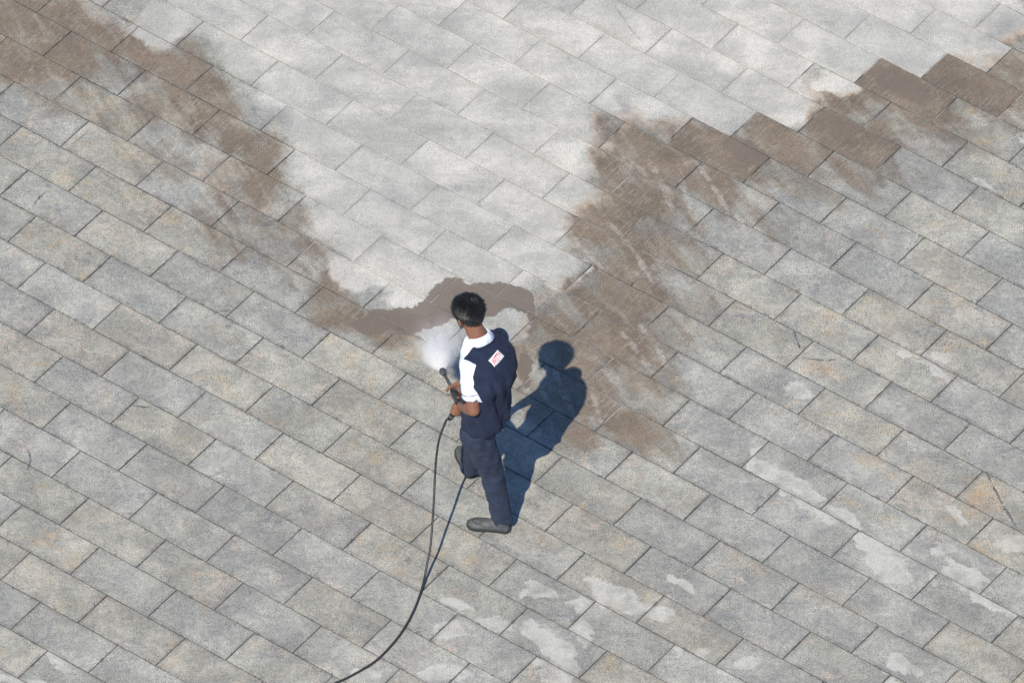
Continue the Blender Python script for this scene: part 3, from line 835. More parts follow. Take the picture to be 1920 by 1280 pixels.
# ------------------------------------------------------------------ the gun's axis, needed by the hands
GUN_REAR = Vector((-0.307, -1.535, 0.965))
GUN_FRONT = Vector((-0.352, -1.309, 0.868))
NOZZLE = Vector((-0.425, -1.014, 0.735))
GRIP_END = Vector((-0.351, -1.534, 0.875))
gun_dir = (NOZZLE - GUN_REAR).normalized()
grip_top = GUN_REAR + gun_dir * 0.015


def hand(solid, wrist, axis_pt, axis_dir, start, turn, rg, spread=0.0185, finger_r=0.0085, lengths=(1.0, 1.08, 1.0, 0.85)):
    """four fingers that wrap round an axis, a palm and a thumb that closes against them"""
    a = Vector(axis_dir).normalized()
    u = (Vector(start) - a * Vector(start).dot(a)).normalized()
    w = a.cross(u) * turn
    knuckles = []
    for i in range(4):
        c = Vector(axis_pt) + a * ((1.5 - i) * spread)
        rad = rg + finger_r
        pts = [c + (u * math.cos(t) + w * math.sin(t)) * rad * s for t, s in
               ((0.0, 1.30), (0.75 * lengths[i], 1.14), (1.65 * lengths[i], 1.04), (2.45 * lengths[i], 1.0), (3.1 * lengths[i], 1.0))]
        rr = [0.0108, 0.0095, 0.0088, 0.0080, 0.0070]
        solid.chain(pts, rr, seg=12)
        knuckles.append(pts[0])
        solid.limb(wrist, pts[0], 0.018, 0.0125, seg=12)
    c = Vector(axis_pt) + a * (2.2 * spread)
    rad = rg + 0.011
    tb = [wrist + (c - wrist) * 0.35 - w * 0.012, c - w * rad * 0.95 + u * rad * 0.75, c - w * rad * 1.15 - u * rad * 0.1 + a * 0.012,
          c - w * rad * 0.85 - u * rad * 0.85 + a * 0.018]
    solid.chain(tb, [0.0165, 0.0120, 0.0105, 0.0085], seg=12)
    return knuckles


# ------------------------------------------------------------------ body (one skin)
body = Solid()
body.grid([ring(c, a, b, grow=-0.042) for c, a, b in TORSO])
body.limb(NECK0, NECK1, 0.062, 0.056)
body.limb(NECK1, HEAD - hu * 0.03 - hf * 0.02, 0.056, 0.058)
# cranium, jaw, chin, nose, ears
body.ball(HEAD + hu * 0.010 - hf * 0.006, (0.069, 0.087, 0.083), (hr, hf, hu), 28)
body.ball(HEAD + hf * 0.030 - hu * 0.040, (0.062, 0.060, 0.072), (hr, hf, hu), 24)
body.ball(HEAD + hf * 0.062 - hu * 0.088, (0.026, 0.024, 0.022), (hr, hf, hu))
body.limb(HEAD + hf * 0.090 + hu * 0.008, HEAD + hf * 0.108 - hu * 0.026, 0.007, 0.014)
for s in (-1, 1):
    body.ball(HEAD + hr * (s * 0.030) + hf * 0.078 - hu * 0.024, (0.022, 0.016, 0.016), (hr, hf, hu))
    body.ball(HEAD + hr * (s * 0.032) + hf * 0.082 + hu * 0.022, (0.024, 0.012, 0.008), (hr, hf, hu))
    e = HEAD + hr * (s * 0.079) - hf * 0.004 - hu * 0.020
    body.ball(e, (0.010, 0.019, 0.031), (hr, hf, hu))
    body.ball(e + hr * (s * 0.006) + hu * 0.012 - hf * 0.004, (0.008, 0.014, 0.016), (hr, hf, hu))
    body.ball(HEAD + hr * (s * 0.020) + hf * 0.094 - hu * 0.058, (0.016, 0.008, 0.006), (hr, hf, hu))
# shoulders and arms
body.limb(NECK0 - U * 0.03, SH_L, 0.050, 0.044)
body.limb(NECK0 - U * 0.03, SH_R, 0.050, 0.044)
for S_, E_, W_ in ((SH_L, EL_L, WR_L), (SH_R, EL_R, WR_R)):
    body.limb(S_, E_, 0.046, 0.041)
    mid = E_.lerp(W_, 0.3)
    body.limb(E_, mid, 0.041, 0.042)
    body.limb(mid, W_, 0.042, 0.027)
# hands on the gun
L_GRIP = grip_top.lerp(GRIP_END, 0.48)
hand(body, WR_L, L_GRIP, grip_top - GRIP_END, (R * 0.35 - F * 0.65).normalized(), -1, 0.019)
R_GRIP = GUN_REAR.lerp(NOZZLE, 0.30)
hand(body, WR_R, R_GRIP, gun_dir, (R * 0.8 + U * 0.5), 1, 0.020)
# legs and feet inside the clothes
body.ball(HIP_L.lerp(HIP_R, 0.5) + U * 0.02, (0.148, 0.105, 0.11), (R, F, U))
for H_, K_, A_, T_ in ((HIP_L, KN_L, AN_L, TOE_L), (HIP_R, KN_R, AN_R, TOE_R)):
    body.limb(H_ - U * 0.03, K_, 0.078, 0.052)
    body.limb(K_, A_, 0.052, 0.036)
    body.limb(A_ - U * 0.045, T_.lerp(A_, 0.3) - U * 0.003, 0.026, 0.014)
person = link('person', rebase(body.fused('person', 0.0042, 5, 0.5), BASE), M['skin'])
person.location = BASE
tag(person, 'man in navy and white work shirt spraying the paving with a pressure gun', 'person')


def wear(name, me, mat, parent=None):
    return link(name, rebase(me, BASE), mat, parent or person)


# ------------------------------------------------------------------ face
for s in (-1, 1):
    e = HEAD + hr * (s * 0.031) + hf * 0.082 + hu * 0.010
    eye = wear('eye', Solid().ball(e, (0.0125, 0.0125, 0.0085), (hr, hf, hu), 16).mesh('eye'), M['eye'])
    wear('iris', Solid().ball(e + hf * 0.0088, (0.0055, 0.0045, 0.0055), (hr, hf, hu), 12).mesh('iris'), M['iris'], eye)
    br = tube([HEAD + hr * (s * x) + hf * f_ + hu * h for x, f_, h in ((0.014, 0.094, 0.030), (0.032, 0.092, 0.036), (0.050, 0.080, 0.030))],
              0.004, 8, radii=[0.0035, 0.0045, 0.002])
    wear('eyebrow', br.mesh('eyebrow'), M['hair'])
mk = Solid()
rings = []
for i in range(9):
    h = 0.000 - 0.0125 * i
    half = 1.20 - 0.02 * i
    row_out = []
    bulge = 0.012 * math.sin(math.pi * i / 8)
    for j in range(25):
        t = -half + 2 * half * j / 24
        wx = 0.0735 - 0.0018 * i
        fy = 0.094 - 0.0022 * i + bulge + (0.016 * math.exp(-(t / 0.32) ** 2) if i < 5 else 0.004)
        row_out.append(HEAD + hr * (math.sin(t) * wx * 1.03) + hf * (math.cos(t) * fy * 1.02 + 0.004) + hu * h)
    row_in = [p.lerp(HEAD + hu * h, 0.035) for p in reversed(row_out)]
    rings.append(row_out + row_in)
mk.grid(rings)
mask = wear('face_mask', mk.mesh('face_mask'), M['mask'])
for s in (-1, 1):
    pts = spline([HEAD + hr * (s * x) + hf * f_ + hu * h for x, f_, h in
                  ((0.070, 0.034, -0.006), (0.080, 0.012, 0.004), (0.086, -0.012, 0.004), (0.085, -0.022, -0.018), (0.078, -0.010, -0.050),
                   (0.070, 0.022, -0.074))], 6)
    wear('ear_loop', tube(pts, 0.0022, 6).mesh('ear_loop'), M['mask'], mask)

# ------------------------------------------------------------------ hair: a cap with clumps plus loose locks
def hairline(f_, r_):
    """lowest height of hair at a depth f_ in front of the ears (head coordinates)"""
    if f_ > 0.055:
        return 0.052
    if f_ > 0.012:
        return 0.010 + (f_ - 0.012) / 0.043 * 0.042
    if f_ > -0.030:
        return 0.006 - (0.012 - f_) / 0.042 * 0.050
    return -0.066 + 0.010 * min(1.0, abs(r_) / 0.05)


def hair_radius(d):
    """distance of the hair's outside from the head centre along a direction in head coordinates"""
    a, b, c = 0.080, 0.105, 0.105
    if d[2] < 0:
        c = 0.100
    return 1.0 / math.sqrt((d[0] / a) ** 2 + (d[1] / b) ** 2 + (d[2] / c) ** 2)


hair = Solid()
HC = HEAD + hu * 0.006 - hf * 0.006
rows = []
NU, NV = 110, 80
for i in range(1, NV):
    t = -math.pi / 2 + math.pi * i / NV
    row = []
    for j in range(NU):
        ph_ = 2 * math.pi * j / NU
        d = (math.cos(t) * math.cos(ph_), math.cos(t) * math.sin(ph_), math.sin(t))
        r = hair_radius(d)
        q = Vector(d) * r
        over = q.z - hairline(q.y, q.x)
        k = max(0.0, min(1.0, over / 0.012 + 0.5))
        w = Vector((q.x * 38 + 3 * q.z * 20, q.y * 38, q.z * 30))
        clump = noise.noise(w + noise_off) * 0.0125 + (0.5 - abs(noise.noise(w * 2.0))) * 0.0065 + noise.noise(w * 4.5) * 0.0025
        top = max(0.0, d[2])
        r += clump * (0.5 + top) + 0.006 * top * max(0.0, d[1] + 0.3)
        r *= 0.80 + 0.20 * k
        row.append(HC + hr * d[0] * r + hf * d[1] * r + hu * d[2] * r)
    rows.append(row)
hair.grid(rows)
hr_rand = random.Random(11)
count = 0
while count < 5200:
    d = Vector((hr_rand.gauss(0, 1), hr_rand.gauss(0, 1), hr_rand.gauss(0.35, 1))).normalized()
    r = hair_radius(d) - 0.003
    q = d * r
    if q.z < hairline(q.y, q.x) + 0.002:
        continue
    count += 1
    # the hair swirls from the crown; locks lie down along the head and curl a little
    crown = Vector((0.01, -0.055, 0.085)).normalized()
    flow = (d - crown)
    flow = flow - d * flow.dot(d)
    if flow.length < 0.16:
        flow = Vector((hr_rand.gauss(0, 1), hr_rand.gauss(0, 1), 0))
        flow -= d * flow.dot(d)
    flow.normalize()
    swirl = d.cross(flow) * (0.6 * noise.noise(q * 28.0) * 2.2 + hr_rand.gauss(0, 0.25))
    flow = (flow + swirl).normalized()
    top = max(0.0, min(1.0, (d.z + 0.2) / 0.7))
    L = (0.010 + 0.027 * top) * hr_rand.uniform(0.7, 1.2)
    lift = (0.10 + 0.55 * top) * hr_rand.uniform(0.4, 1.3)
    side = d.cross(flow) * hr_rand.uniform(0.0010, 0.0024)
    b = len(hair.v)
    for s_i in range(4):
        s_ = s_i / 3
        pt = q + flow * (L * s_) + d * (L * lift * s_ * (1.3 - 0.8 * s_) * 1.5 + 0.003) + d.cross(flow) * (0.006 * top * math.sin(s_ * 2.2 + count))
        wv = side * (1 - 0.75 * s_)
        for sg in (-1, 1):
            p3 = pt + wv * sg
            hair.v.append(HC + hr * p3.x + hf * p3.y + hu * p3.z)
    for s_i in range(3):
        hair.f.append((b + 2 * s_i, b + 2 * s_i + 1, b + 2 * s_i + 3, b + 2 * s_i + 2))
wear('hair', hair.mesh('hair'), M['hair'])

# ------------------------------------------------------------------ trousers
def trouser_folds(p, n):
    best = None
    for H_, K_, A_ in ((HIP_L, KN_L, AN_L), (HIP_R, KN_R, AN_R)):
        for a, b, o in ((H_, K_, 0.0), (K_, A_, 0.4)):
            ab = b - a
            t = max(0.0, min(1.0, (p - a).dot(ab) / ab.dot(ab)))
            dd = (p - a - ab * t).length
            if best is None or dd < best[0]:
                best = (dd, t * ab.length + o, K_)
    s = best[1]
    knee = math.exp(-((p.z - 0.50) / 0.14) ** 2)
    hem = math.exp(-((p.z - 0.12) / 0.09) ** 2)
    crotch = math.exp(-((p.z - 0.76) / 0.10) ** 2)
    q = Vector((p.x * 9 + p.z * 5, p.y * 9 - p.z * 4, p.z * 13)) + noise_off
    f1 = noise.noise(q + Vector((0, 0, 5 * p.x + 3 * p.y)))
    f2 = noise.noise(Vector((p.x * 22, p.y * 22, p.z * 5)))
    f3 = noise.noise(Vector((p.x * 16 + p.z * 14, p.y * 16 - p.z * 9, p.z * 26)))
    ridge = 0.4 - abs(noise.noise(Vector((p.x * 13 + p.z * 7, p.y * 13 - p.z * 5, p.z * 9)) + Vector((2, 6, 1)))) * 1.5
    return ridge * 0.010 * (0.25 + knee + crotch + 0.7 * hem) + f1 * 0.008 * (0.35 + knee + 0.8 * hem + 0.6 * crotch) + f2 * 0.0055 + f3 * 0.006 * (0.2 + knee + crotch)


tr = Solid()
WAIST = Vector((-0.155, -1.595, 0.920))
tr.ball(WAIST - U * 0.035, (0.145, 0.108, 0.13), (R, F, U), 32)
for H_, K_, A_, hemr in ((HIP_L, KN_L, AN_L, 0.066), (HIP_R, KN_R, AN_R, 0.066)):
    tr.limb(H_ - U * 0.03, H_.lerp(K_, 0.45), 0.094, 0.090)
    tr.limb(H_.lerp(K_, 0.45), K_, 0.090, 0.074)
    tr.limb(K_, K_.lerp(A_, 0.45), 0.074, 0.068)
    tr.limb(K_.lerp(A_, 0.45), A_ - (A_ - K_).normalized() * 0.0 - U * 0.028, 0.068, hemr, round1=False)
trousers = wear('trousers', tr.fused('trousers', 0.0062, 6, 0.55, trouser_folds), M['trousers'])

# ------------------------------------------------------------------ shirt
CH = Vector((-0.139, -1.567, 1.300))


def shirt_folds(p, n):
    r_, f_, z_ = body_coords(p, CH)
    back = max(0.0, min(1.0, -f_ / 0.08))
    v1 = noise.noise(Vector((r_ * 22 + z_ * 5, f_ * 10, p.z * 4.5)) + noise_off)
    v2 = noise.noise(Vector((r_ * 11 - z_ * 7, f_ * 9, p.z * 6)) + Vector((9, 2, 4)))
    v3 = noise.noise(Vector((p.x * 26, p.y * 26, p.z * 13)))
    low = max(0.0, min(1.0, (1.38 - p.z) / 0.15))
    arm_pull = math.exp(-(((r_ + 0.10) / 0.09) ** 2 + ((p.z - 1.22) / 0.16) ** 2)) * back
    ridge = 0.5 - abs(noise.noise(Vector((r_ * 13 + z_ * 4.5, f_ * 8, p.z * 3.2)) + Vector((4, 1, 8)))) * 1.6
    d = v1 * (0.014 * low + 0.020 * arm_pull) + v2 * 0.014 * low + v3 * 0.004 + ridge * (0.018 * low + 0.018 * arm_pull)
    d *= 1.0 - 0.7 * max(0.0, min(1.0, (abs(r_) - 0.185) / 0.03))
    # shoulder-blade hollow
    d -= 0.008 * math.exp(-((r_ / 0.035) ** 2)) * back * math.exp(-((p.z - 1.20) / 0.14) ** 2)
    return d


sh = Solid()
# body of the shirt, a little flared at the hem
sh.grid([ring(c, a, b, grow=0.0) for c, a, b in TORSO])
sh.limb(TORSO[6][0], SH_L, 0.090, 0.063)
sh.limb(TORSO[6][0], SH_R, 0.090, 0.062)
sh.limb(Vector(TORSO[7][0]) - U * 0.012, SH_L, 0.062, 0.058)
sh.limb(Vector(TORSO[7][0]) - U * 0.012, SH_R, 0.062, 0.056)
sh.ball(SH_R - U * 0.055 - F * 0.035 - R * 0.02, (0.062, 0.062, 0.075), (R, F, U))
CUFF = {}
for key, S_, E_ in (('L', SH_L, EL_L), ('R', SH_R, EL_R)):
    end = S_.lerp(E_, 0.74)
    CUFF[key] = (end, (E_ - S_).normalized())
    sh.limb(S_, end, 0.063, 0.0605, round1=False)
shirt_me = sh.fused('shirt', 0.0050, 6, 0.55, shirt_folds)
att = shirt_me.attributes.new('navy', 'FLOAT', 'POINT')
for i, v in enumerate(shirt_me.vertices):
    p = v.co
    r_, f_, z_ = body_coords(p, CH)
    # armhole seam: distance outward past the shoulder line, leaning with the arm
    val = 1.0
    for key, sgn, S_, E_ in (('L', -1, SH_L, EL_L), ('R', 1, SH_R, EL_R)):
        ab = (E_ - S_)
        t = (p - S_).dot(ab) / ab.dot(ab)
        dist = (p - S_ - ab * max(0.0, min(1.0, t))).length
        rel = (p - S_).dot(R) * sgn
        inner = {'L': 0.020, 'R': -0.005}[key]
        t0 = 0.09 - 5.0 * max(0.0, rel + 0.02)
        if t > 0.80:
            seam = 0.0
        else:
            k = min((0.0705 + 0.003 - dist) / 0.01, (t - t0) / 0.03)
            seam = min(1.0, max(0.0, 0.5 + min(k, (rel + inner + 0.035 * t - 0.045 * max(0.0, t - 0.45)) / 0.01) * 0.5))
        val = min(val, 1.0 - seam)
    # white front yoke: everything ahead of the shoulder ridge near the top
    if p.z > 1.24:
        fr = (f_ - (0.082 if r_ < 0 else 0.12)) / 0.012 * 0.5 + 0.5
        val = min(val, 1.0 - max(0.0, min(1.0, fr)))
    att.data[i].value = val
shirt = wear('shirt', shirt_me, M['shirt'])
bvh = BVHTree.FromObject(shirt, bpy.context.evaluated_depsgraph_get())


def on_shirt(p, direction, lift=0.002):
    """point on the cloth met from p going along direction"""
    hit, n, _, _ = bvh.ray_cast(Vector(p) - BASE, Vector(direction).normalized())
    if hit is None:
        hit, n, _, _ = bvh.find_nearest(Vector(p) - BASE)
    return hit + BASE + n * lift, n


# cuff band and navy piping on both sleeves
for key in ('L', 'R'):
    end, ax = CUFF[key]
    x, y, z = frame_of(ax)
    for nm, off, wid, lift, mt in (('sleeve_piping', -0.034, 0.0035, 0.0022, 'navy'),):
        rr_ = []
        for off2, l2 in ((off - wid / 2, 0.0), (off - wid / 2, lift), (off + wid / 2, lift), (off + wid / 2, 0.0)):
            ringp = []
            for j in range(48):
                dv = x * math.cos(2 * math.pi * j / 48) + y * math.sin(2 * math.pi * j / 48)
                c0 = end + ax * off2
                hit, n, _, _ = bvh.ray_cast(c0 + dv * 0.12 - BASE, -dv)
                rad = 0.0645 if hit is None else min(0.085, (hit + BASE - c0).length)
                ringp.append(c0 + dv * (rad + l2 - 0.0005))
            rr_.append(ringp)
        wear(nm, Solid().grid(rr_, cap=False).mesh(nm), M[mt], shirt)

# collar: stand plus fold-down leaf, open at the throat
cs = Solid()
NC = Vector((-0.195, -1.474, 1.466))
tiltn = (U * 0.90 + F * 0.40).normalized()
cr = R
cf = tiltn.cross(cr).normalized()
if cf.dot(F) < 0:
    cf = -cf
rows = []
prof = [(0.000, 0.060, -0.004), (0.030, 0.058, 0.0), (0.037, 0.063, 0.0), (0.032, 0.070, 0.0), (0.012, 0.078, 0.0), (-0.014, 0.089, 0.0),
        (-0.016, 0.085, 0.0), (0.008, 0.072, 0.0), (0.024, 0.063, 0.0), (0.0, 0.062, 0.0)]
for k in range(49):
    t = math.radians(-152 + 304 * k / 48)          # zero is the back of the neck
    front = max(0.0, (abs(t) - 1.5) / 1.1)
    row = []
    for hgt, rad, _x in prof:
        rad2 = rad + 0.004 * noise.noise(Vector((t * 2, hgt * 30, 0)))
        if hgt < 0.0:
            hgt = hgt - 0.030 * front
        row.append(NC + cr * (math.sin(t) * rad2 * 1.02) - cf * (math.cos(t) * rad2 * 1.02) + tiltn * (hgt + 0.004) - U * 0.022 * front)
    rows.append(row)
cs.grid(rows)
collar = wear('collar', cs.mesh('collar'), M['white'], shirt)

# shoulder strap standing up beside the collar on the right
ep = Solid()
a0 = NC + R * 0.085 + U * 0.005 - F * 0.005
for lift in (0,):
    pts = []
    for s_ in range(7):
        base_p = NC.lerp(SH_R, 0.42 + 0.5 * s_ / 6) + U * 0.15
        h_, n_ = on_shirt(base_p, -U, 0.004)
        pts.append((h_, n_))
    rws = []
    for h_, n_ in pts:
        rws.append([h_ + F * 0.020 - n_ * 0.003, h_ + F * 0.020 + n_ * 0.001, h_ - F * 0.020 + n_ * 0.001, h_ - F * 0.020 - n_ * 0.003])
    ep.grid(rws)
wear('shoulder_strap', ep.mesh('shoulder_strap', False), M['navy'], shirt)

# white patch with red lettering on the upper back
def back_point(r_, z_, lift):
    dr_, dz_ = r_ - PC_R, z_ - PC_Z
    r_, z_ = PC_R + dr_ * 0.985 - dz_ * 0.17, PC_Z + dz_ * 0.985 + dr_ * 0.17
    into = (F * 0.84 - U * 0.54).normalized()
    up_ = (U * 0.84 + F * 0.54).normalized()
    o = CH + R * r_ - F * 0.125 + U * (PC_Z - CH.z) + up_ * (z_ - PC_Z) - into * 0.45
    return on_shirt(o, into, lift)[0]


PC_R, PC_Z, PW, PH = -0.004, 1.475, 0.098, 0.052
rows = []
NX, NY = 14, 8
top, bot = [], []
for lift in (0.0035,):
    V, Fc = [], []
    for iy in range(NY + 1):
        for ix in range(NX + 1):
            V.append(back_point(PC_R - PW / 2 + PW * ix / NX, PC_Z - PH / 2 + PH * iy / NY, 0.0035))
    for iy in range(NY + 1):
        for ix in range(NX + 1):
            V.append(back_point(PC_R - PW / 2 + PW * ix / NX, PC_Z - PH / 2 + PH * iy / NY, 0.0005))
    Nn = (NX + 1) * (NY + 1)
    for iy in range(NY):
        for ix in range(NX):
            q = iy * (NX + 1) + ix
            Fc.append((q, q + 1, q + NX + 2, q + NX + 1))
            Fc.append((Nn + q, Nn + q + NX + 1, Nn + q + NX + 2, Nn + q + 1))
    rim_ids = [ix for ix in range(NX + 1)] + [iy * (NX + 1) + NX for iy in range(1, NY + 1)] + \
              [NY * (NX + 1) + ix for ix in range(NX - 1, -1, -1)] + [iy * (NX + 1) for iy in range(NY - 1, 0, -1)]
    for a_, b_ in zip(rim_ids, rim_ids[1:] + rim_ids[:1]):
        Fc.append((a_, Nn + a_, Nn + b_, b_))
patch = wear('name_patch', mesh_from('name_patch', V, Fc), M['patch'])
tc_ = bpy.data.curves.new('lettering', 'FONT')
tc_.body = 'WITTY'
tc_.size = 1.0
tc_.offset = 0.012
to = bpy.data.objects.new('lettering_raw', tc_)
col.objects.link(to)
dg = bpy.context.evaluated_depsgraph_get()
dg.update()
tm = bpy.data.meshes.new_from_object(to.evaluated_get(dg))
bpy.data.objects.remove(to)
bm = bmesh.new()
bm.from_mesh(tm)
bmesh.ops.triangulate(bm, faces=bm.faces)
bmesh.ops.subdivide_edges(bm, edges=[e for e in bm.edges if e.calc_length() > 0.15], cuts=3)
xs = [v.co.x for v in bm.verts]
ys = [v.co.y for v in bm.verts]
x0, x1, y0, y1 = min(xs), max(xs), min(ys), max(ys)
for v in bm.verts:
    fx, fy = (v.co.x - x0) / (x1 - x0), (v.co.y - y0) / (y1 - y0)
    q = back_point(PC_R - PW * 0.44 + PW * 0.88 * fx, PC_Z - PH * 0.34 + PH * 0.68 * fy, 0.0052)
    v.co = q
lm = bpy.data.meshes.new('lettering')
bm.to_mesh(lm)
bm.free()
wear('lettering', lm, M['letter'], patch)


# ------------------------------------------------------------------ shoes
def shoe(heel, toe, ankle, side_sign):
    d = (toe - heel)
    L = d.length + 0.045
    f_ = d.normalized()
    r_ = f_.cross(U).normalized()
    o = heel - f_ * 0.020
    # stations: along, half width, top height, outward shift
    st_ = [(0.000, 0.016, 0.030), (0.03, 0.030, 0.052), (0.09, 0.036, 0.078), (0.22, 0.037, 0.086), (0.36, 0.037, 0.080), (0.50, 0.041, 0.066),
           (0.64, 0.047, 0.056), (0.78, 0.049, 0.050), (0.89, 0.043, 0.045), (0.96, 0.031, 0.038), (1.0, 0.012, 0.028)]
    rr = []
    for t, w, h in st_:
        c = o + f_ * (t * L) + r_ * (0.006 * math.sin(t * 3.0) * side_sign)
        loop = []
        for j in range(20):
            a = 2 * math.pi * j / 20
            x = math.cos(a) * w
            zz = math.sin(a)
            z = 0.020 + (h - 0.020) * (max(0.0, zz) ** 0.8) if zz >= 0 else 0.020 + 0.010 * zz
            x *= 1.0 if zz < 0.2 else 1.0 - 0.18 * (zz - 0.2)
            loop.append(c + r_ * x + U * z)
        rr.append(loop)
    up = Solid().grid(rr)
    # padded opening round the ankle
    up.limb(o + f_ * (0.20 * L) + U * 0.05, o + f_ * (0.19 * L) + U * 0.098, 0.038, 0.036, round1=False)
    me = up.fused('shoe', 0.004, 4, 0.5, lambda p, n: 0.0015 * noise.noise(p * 45))
    ob = wear('shoe', me, M['shoe'])
    sr = []
    for k_, (zz, g_) in enumerate(((0.0, 0.001), (0.0, 0.004), (0.010, 0.0075), (0.020, 0.0075), (0.022, 0.001))):
        outline = []
        pr = [(0.0, 0.012)] + [(t, w) for t, w, h in st_[1:-1]] + [(1.0, 0.014)]
        for t, w in pr:
            e_ = 1 if t > 0.5 else -1
            outline.append((t * L + (e_ * g_ if t in (0.0, 1.0) else 0), w + g_))
        loop = [o + f_ * x + r_ * (y + 0.006 * math.sin(x / L * 3.0) * side_sign) + U * zz for x, y in outline] + \
               [o + f_ * x + r_ * (-y + 0.006 * math.sin(x / L * 3.0) * side_sign) + U * zz for x, y in reversed(outline)]
        sr.append(loop)
    wear('sole', Solid().grid(sr).mesh('sole', False), M['sole'], ob)
    # stitched apron seam over the toes
    seam_pts = []
    for k_ in range(15):
        t = -1 + 2 * k_ / 14
        s_ = 0.90 - 0.34 * t * t
        seam_pts.append((s_, t * 0.034))
    sv = BVHTree.FromObject(ob, bpy.context.evaluated_depsgraph_get())
    pts = []
    for s_, y in seam_pts:
        p0 = o + f_ * (s_ * L) + r_ * y + U * 0.2
        h_, n_, _, _ = sv.ray_cast(p0 - BASE, -U)
        if h_ is not None:
            pts.append(h_ + BASE + n_ * 0.0005)
    if len(pts) > 4:
        wear('toe_seam', tube(spline(pts, 3), 0.0022, 6).mesh('toe_seam'), M['sole'], ob)
    return ob


shoe(HEEL_L, TOE_L, AN_L, 1)
shoe(HEEL_R, TOE_R, AN_R, -1)

# ------------------------------------------------------------------ pressure gun
gun = bpy.data.objects.new('pressure_gun', None)
gun.empty_display_size = 0.1
gun.location = GUN_REAR
col.objects.link(gun)
tag(gun, 'black pressure washer gun held in both hands at waist height', 'spray gun')


def gpart(name, solid, mat, parent=gun, smooth=True):
    me = solid.mesh(name, smooth)
    me.transform(Matrix.Translation(-GUN_REAR))
    return link(name, me, mat, parent)


gx, gy, gz = frame_of(gun_dir)
gl = (NOZZLE - GUN_REAR).length
down = (-U - gun_dir * (-U).dot(gun_dir)).normalized()
side = gun_dir.cross(down).normalized()


def boxy(stations):
    """rounded-box loft along the gun: along, half width, top, bottom"""
    rr = []
    for t, w, tp, bt in stations:
        c = GUN_REAR + gun_dir * t
        loop = []
        for j in range(20):
            a = 2 * math.pi * j / 20
            cx, sx = math.cos(a), math.sin(a)
            x = math.copysign(abs(cx) ** 0.6, cx) * w
            z = math.copysign(abs(sx) ** 0.6, sx)
            loop.append(c + side * x + down * (z * (bt if z > 0 else tp)))
        rr.append(loop)
    return Solid().grid(rr)


gpart('gun_body', boxy([(-0.035, 0.012, 0.012, 0.010), (-0.028, 0.021, 0.022, 0.022), (0.02, 0.023, 0.025, 0.028), (0.09, 0.022, 0.024, 0.026),
                        (0.16, 0.020, 0.021, 0.022), (0.235, 0.019, 0.019, 0.019), (0.245, 0.014, 0.014, 0.014)]), M['plastic'])
lance = Solid()
lance.limb(GUN_REAR + gun_dir * 0.24, NOZZLE - gun_dir * 0.05, 0.0105, 0.0100, False, False)
lance_o = gpart('lance', lance, M['plastic_grey'])
nz = Solid()
prof = [(-0.075, 0.0115), (-0.070, 0.0165), (-0.050, 0.0170), (-0.046, 0.0145), (-0.040, 0.0145), (-0.037, 0.0200), (-0.012, 0.0210), (-0.004, 0.0190),
        (0.0, 0.0150), (-0.004, 0.0090), (-0.010, 0.0060)]
nz.grid([[NOZZLE + gun_dir * t + (gx * math.cos(2 * math.pi * j / 24) + gy * math.sin(2 * math.pi * j / 24)) * r for j in range(24)] for t, r in prof])
nozzle_o = gpart('nozzle', nz, M['plastic_grey'])
rb = Solid()
for j in range(10):
    a = 2 * math.pi * j / 10
    dv = gx * math.cos(a) + gy * math.sin(a)
    rb.limb(NOZZLE - gun_dir * 0.034 + dv * 0.0205, NOZZLE - gun_dir * 0.014 + dv * 0.0210, 0.0018, 0.0018, seg=6)
gpart('grip_rib', rb, M['plastic'], nozzle_o)
gd = (GRIP_END - grip_top).normalized()
gr = Solid()
for t0, t1, r0, r1 in ((0.0, 0.35, 0.021, 0.0185), (0.35, 0.7, 0.0185, 0.0195), (0.7, 1.0, 0.0195, 0.021)):
    gr.limb(grip_top.lerp(GRIP_END, t0), grip_top.lerp(GRIP_END, t1), r0, r1)
gpart('pistol_grip', gr, M['plastic'])
tp = [grip_top + gun_dir * 0.055 + down * 0.020, grip_top + gun_dir * 0.050 + down * 0.050, grip_top + gun_dir * 0.040 + down * 0.080]
gpart('trigger', tube(spline(tp, 4), 0.006, 8), M['plastic_grey'])
gpart('trigger_guard', tube(spline([grip_top + gun_dir * 0.100 + down * 0.022, grip_top + gun_dir * 0.088 + down * 0.062,
                                    grip_top + gun_dir * 0.050 + down * 0.095, GRIP_END + gun_dir * 0.012 - gd * 0.01], 6), 0.0045, 8), M['plastic'])
hx_, hy_, hz_ = frame_of(gd)
cn = Solid()
cn.grid([[GRIP_END + gd * t + (hx_ * math.cos(2 * math.pi * j / 12) + hy_ * math.sin(2 * math.pi * j / 12)) * r for j in range(12)]
         for t, r in ((0.010, 0.010), (0.014, 0.0165), (0.036, 0.0165), (0.038, 0.011), (0.048, 0.011))])
gpart('hose_coupling', cn, M['plastic_grey'])
gpart('steel_collar', Solid().limb(GUN_REAR + gun_dir * 0.236, GUN_REAR + gun_dir * 0.254, 0.0150, 0.0150, False, False), M['steel'])

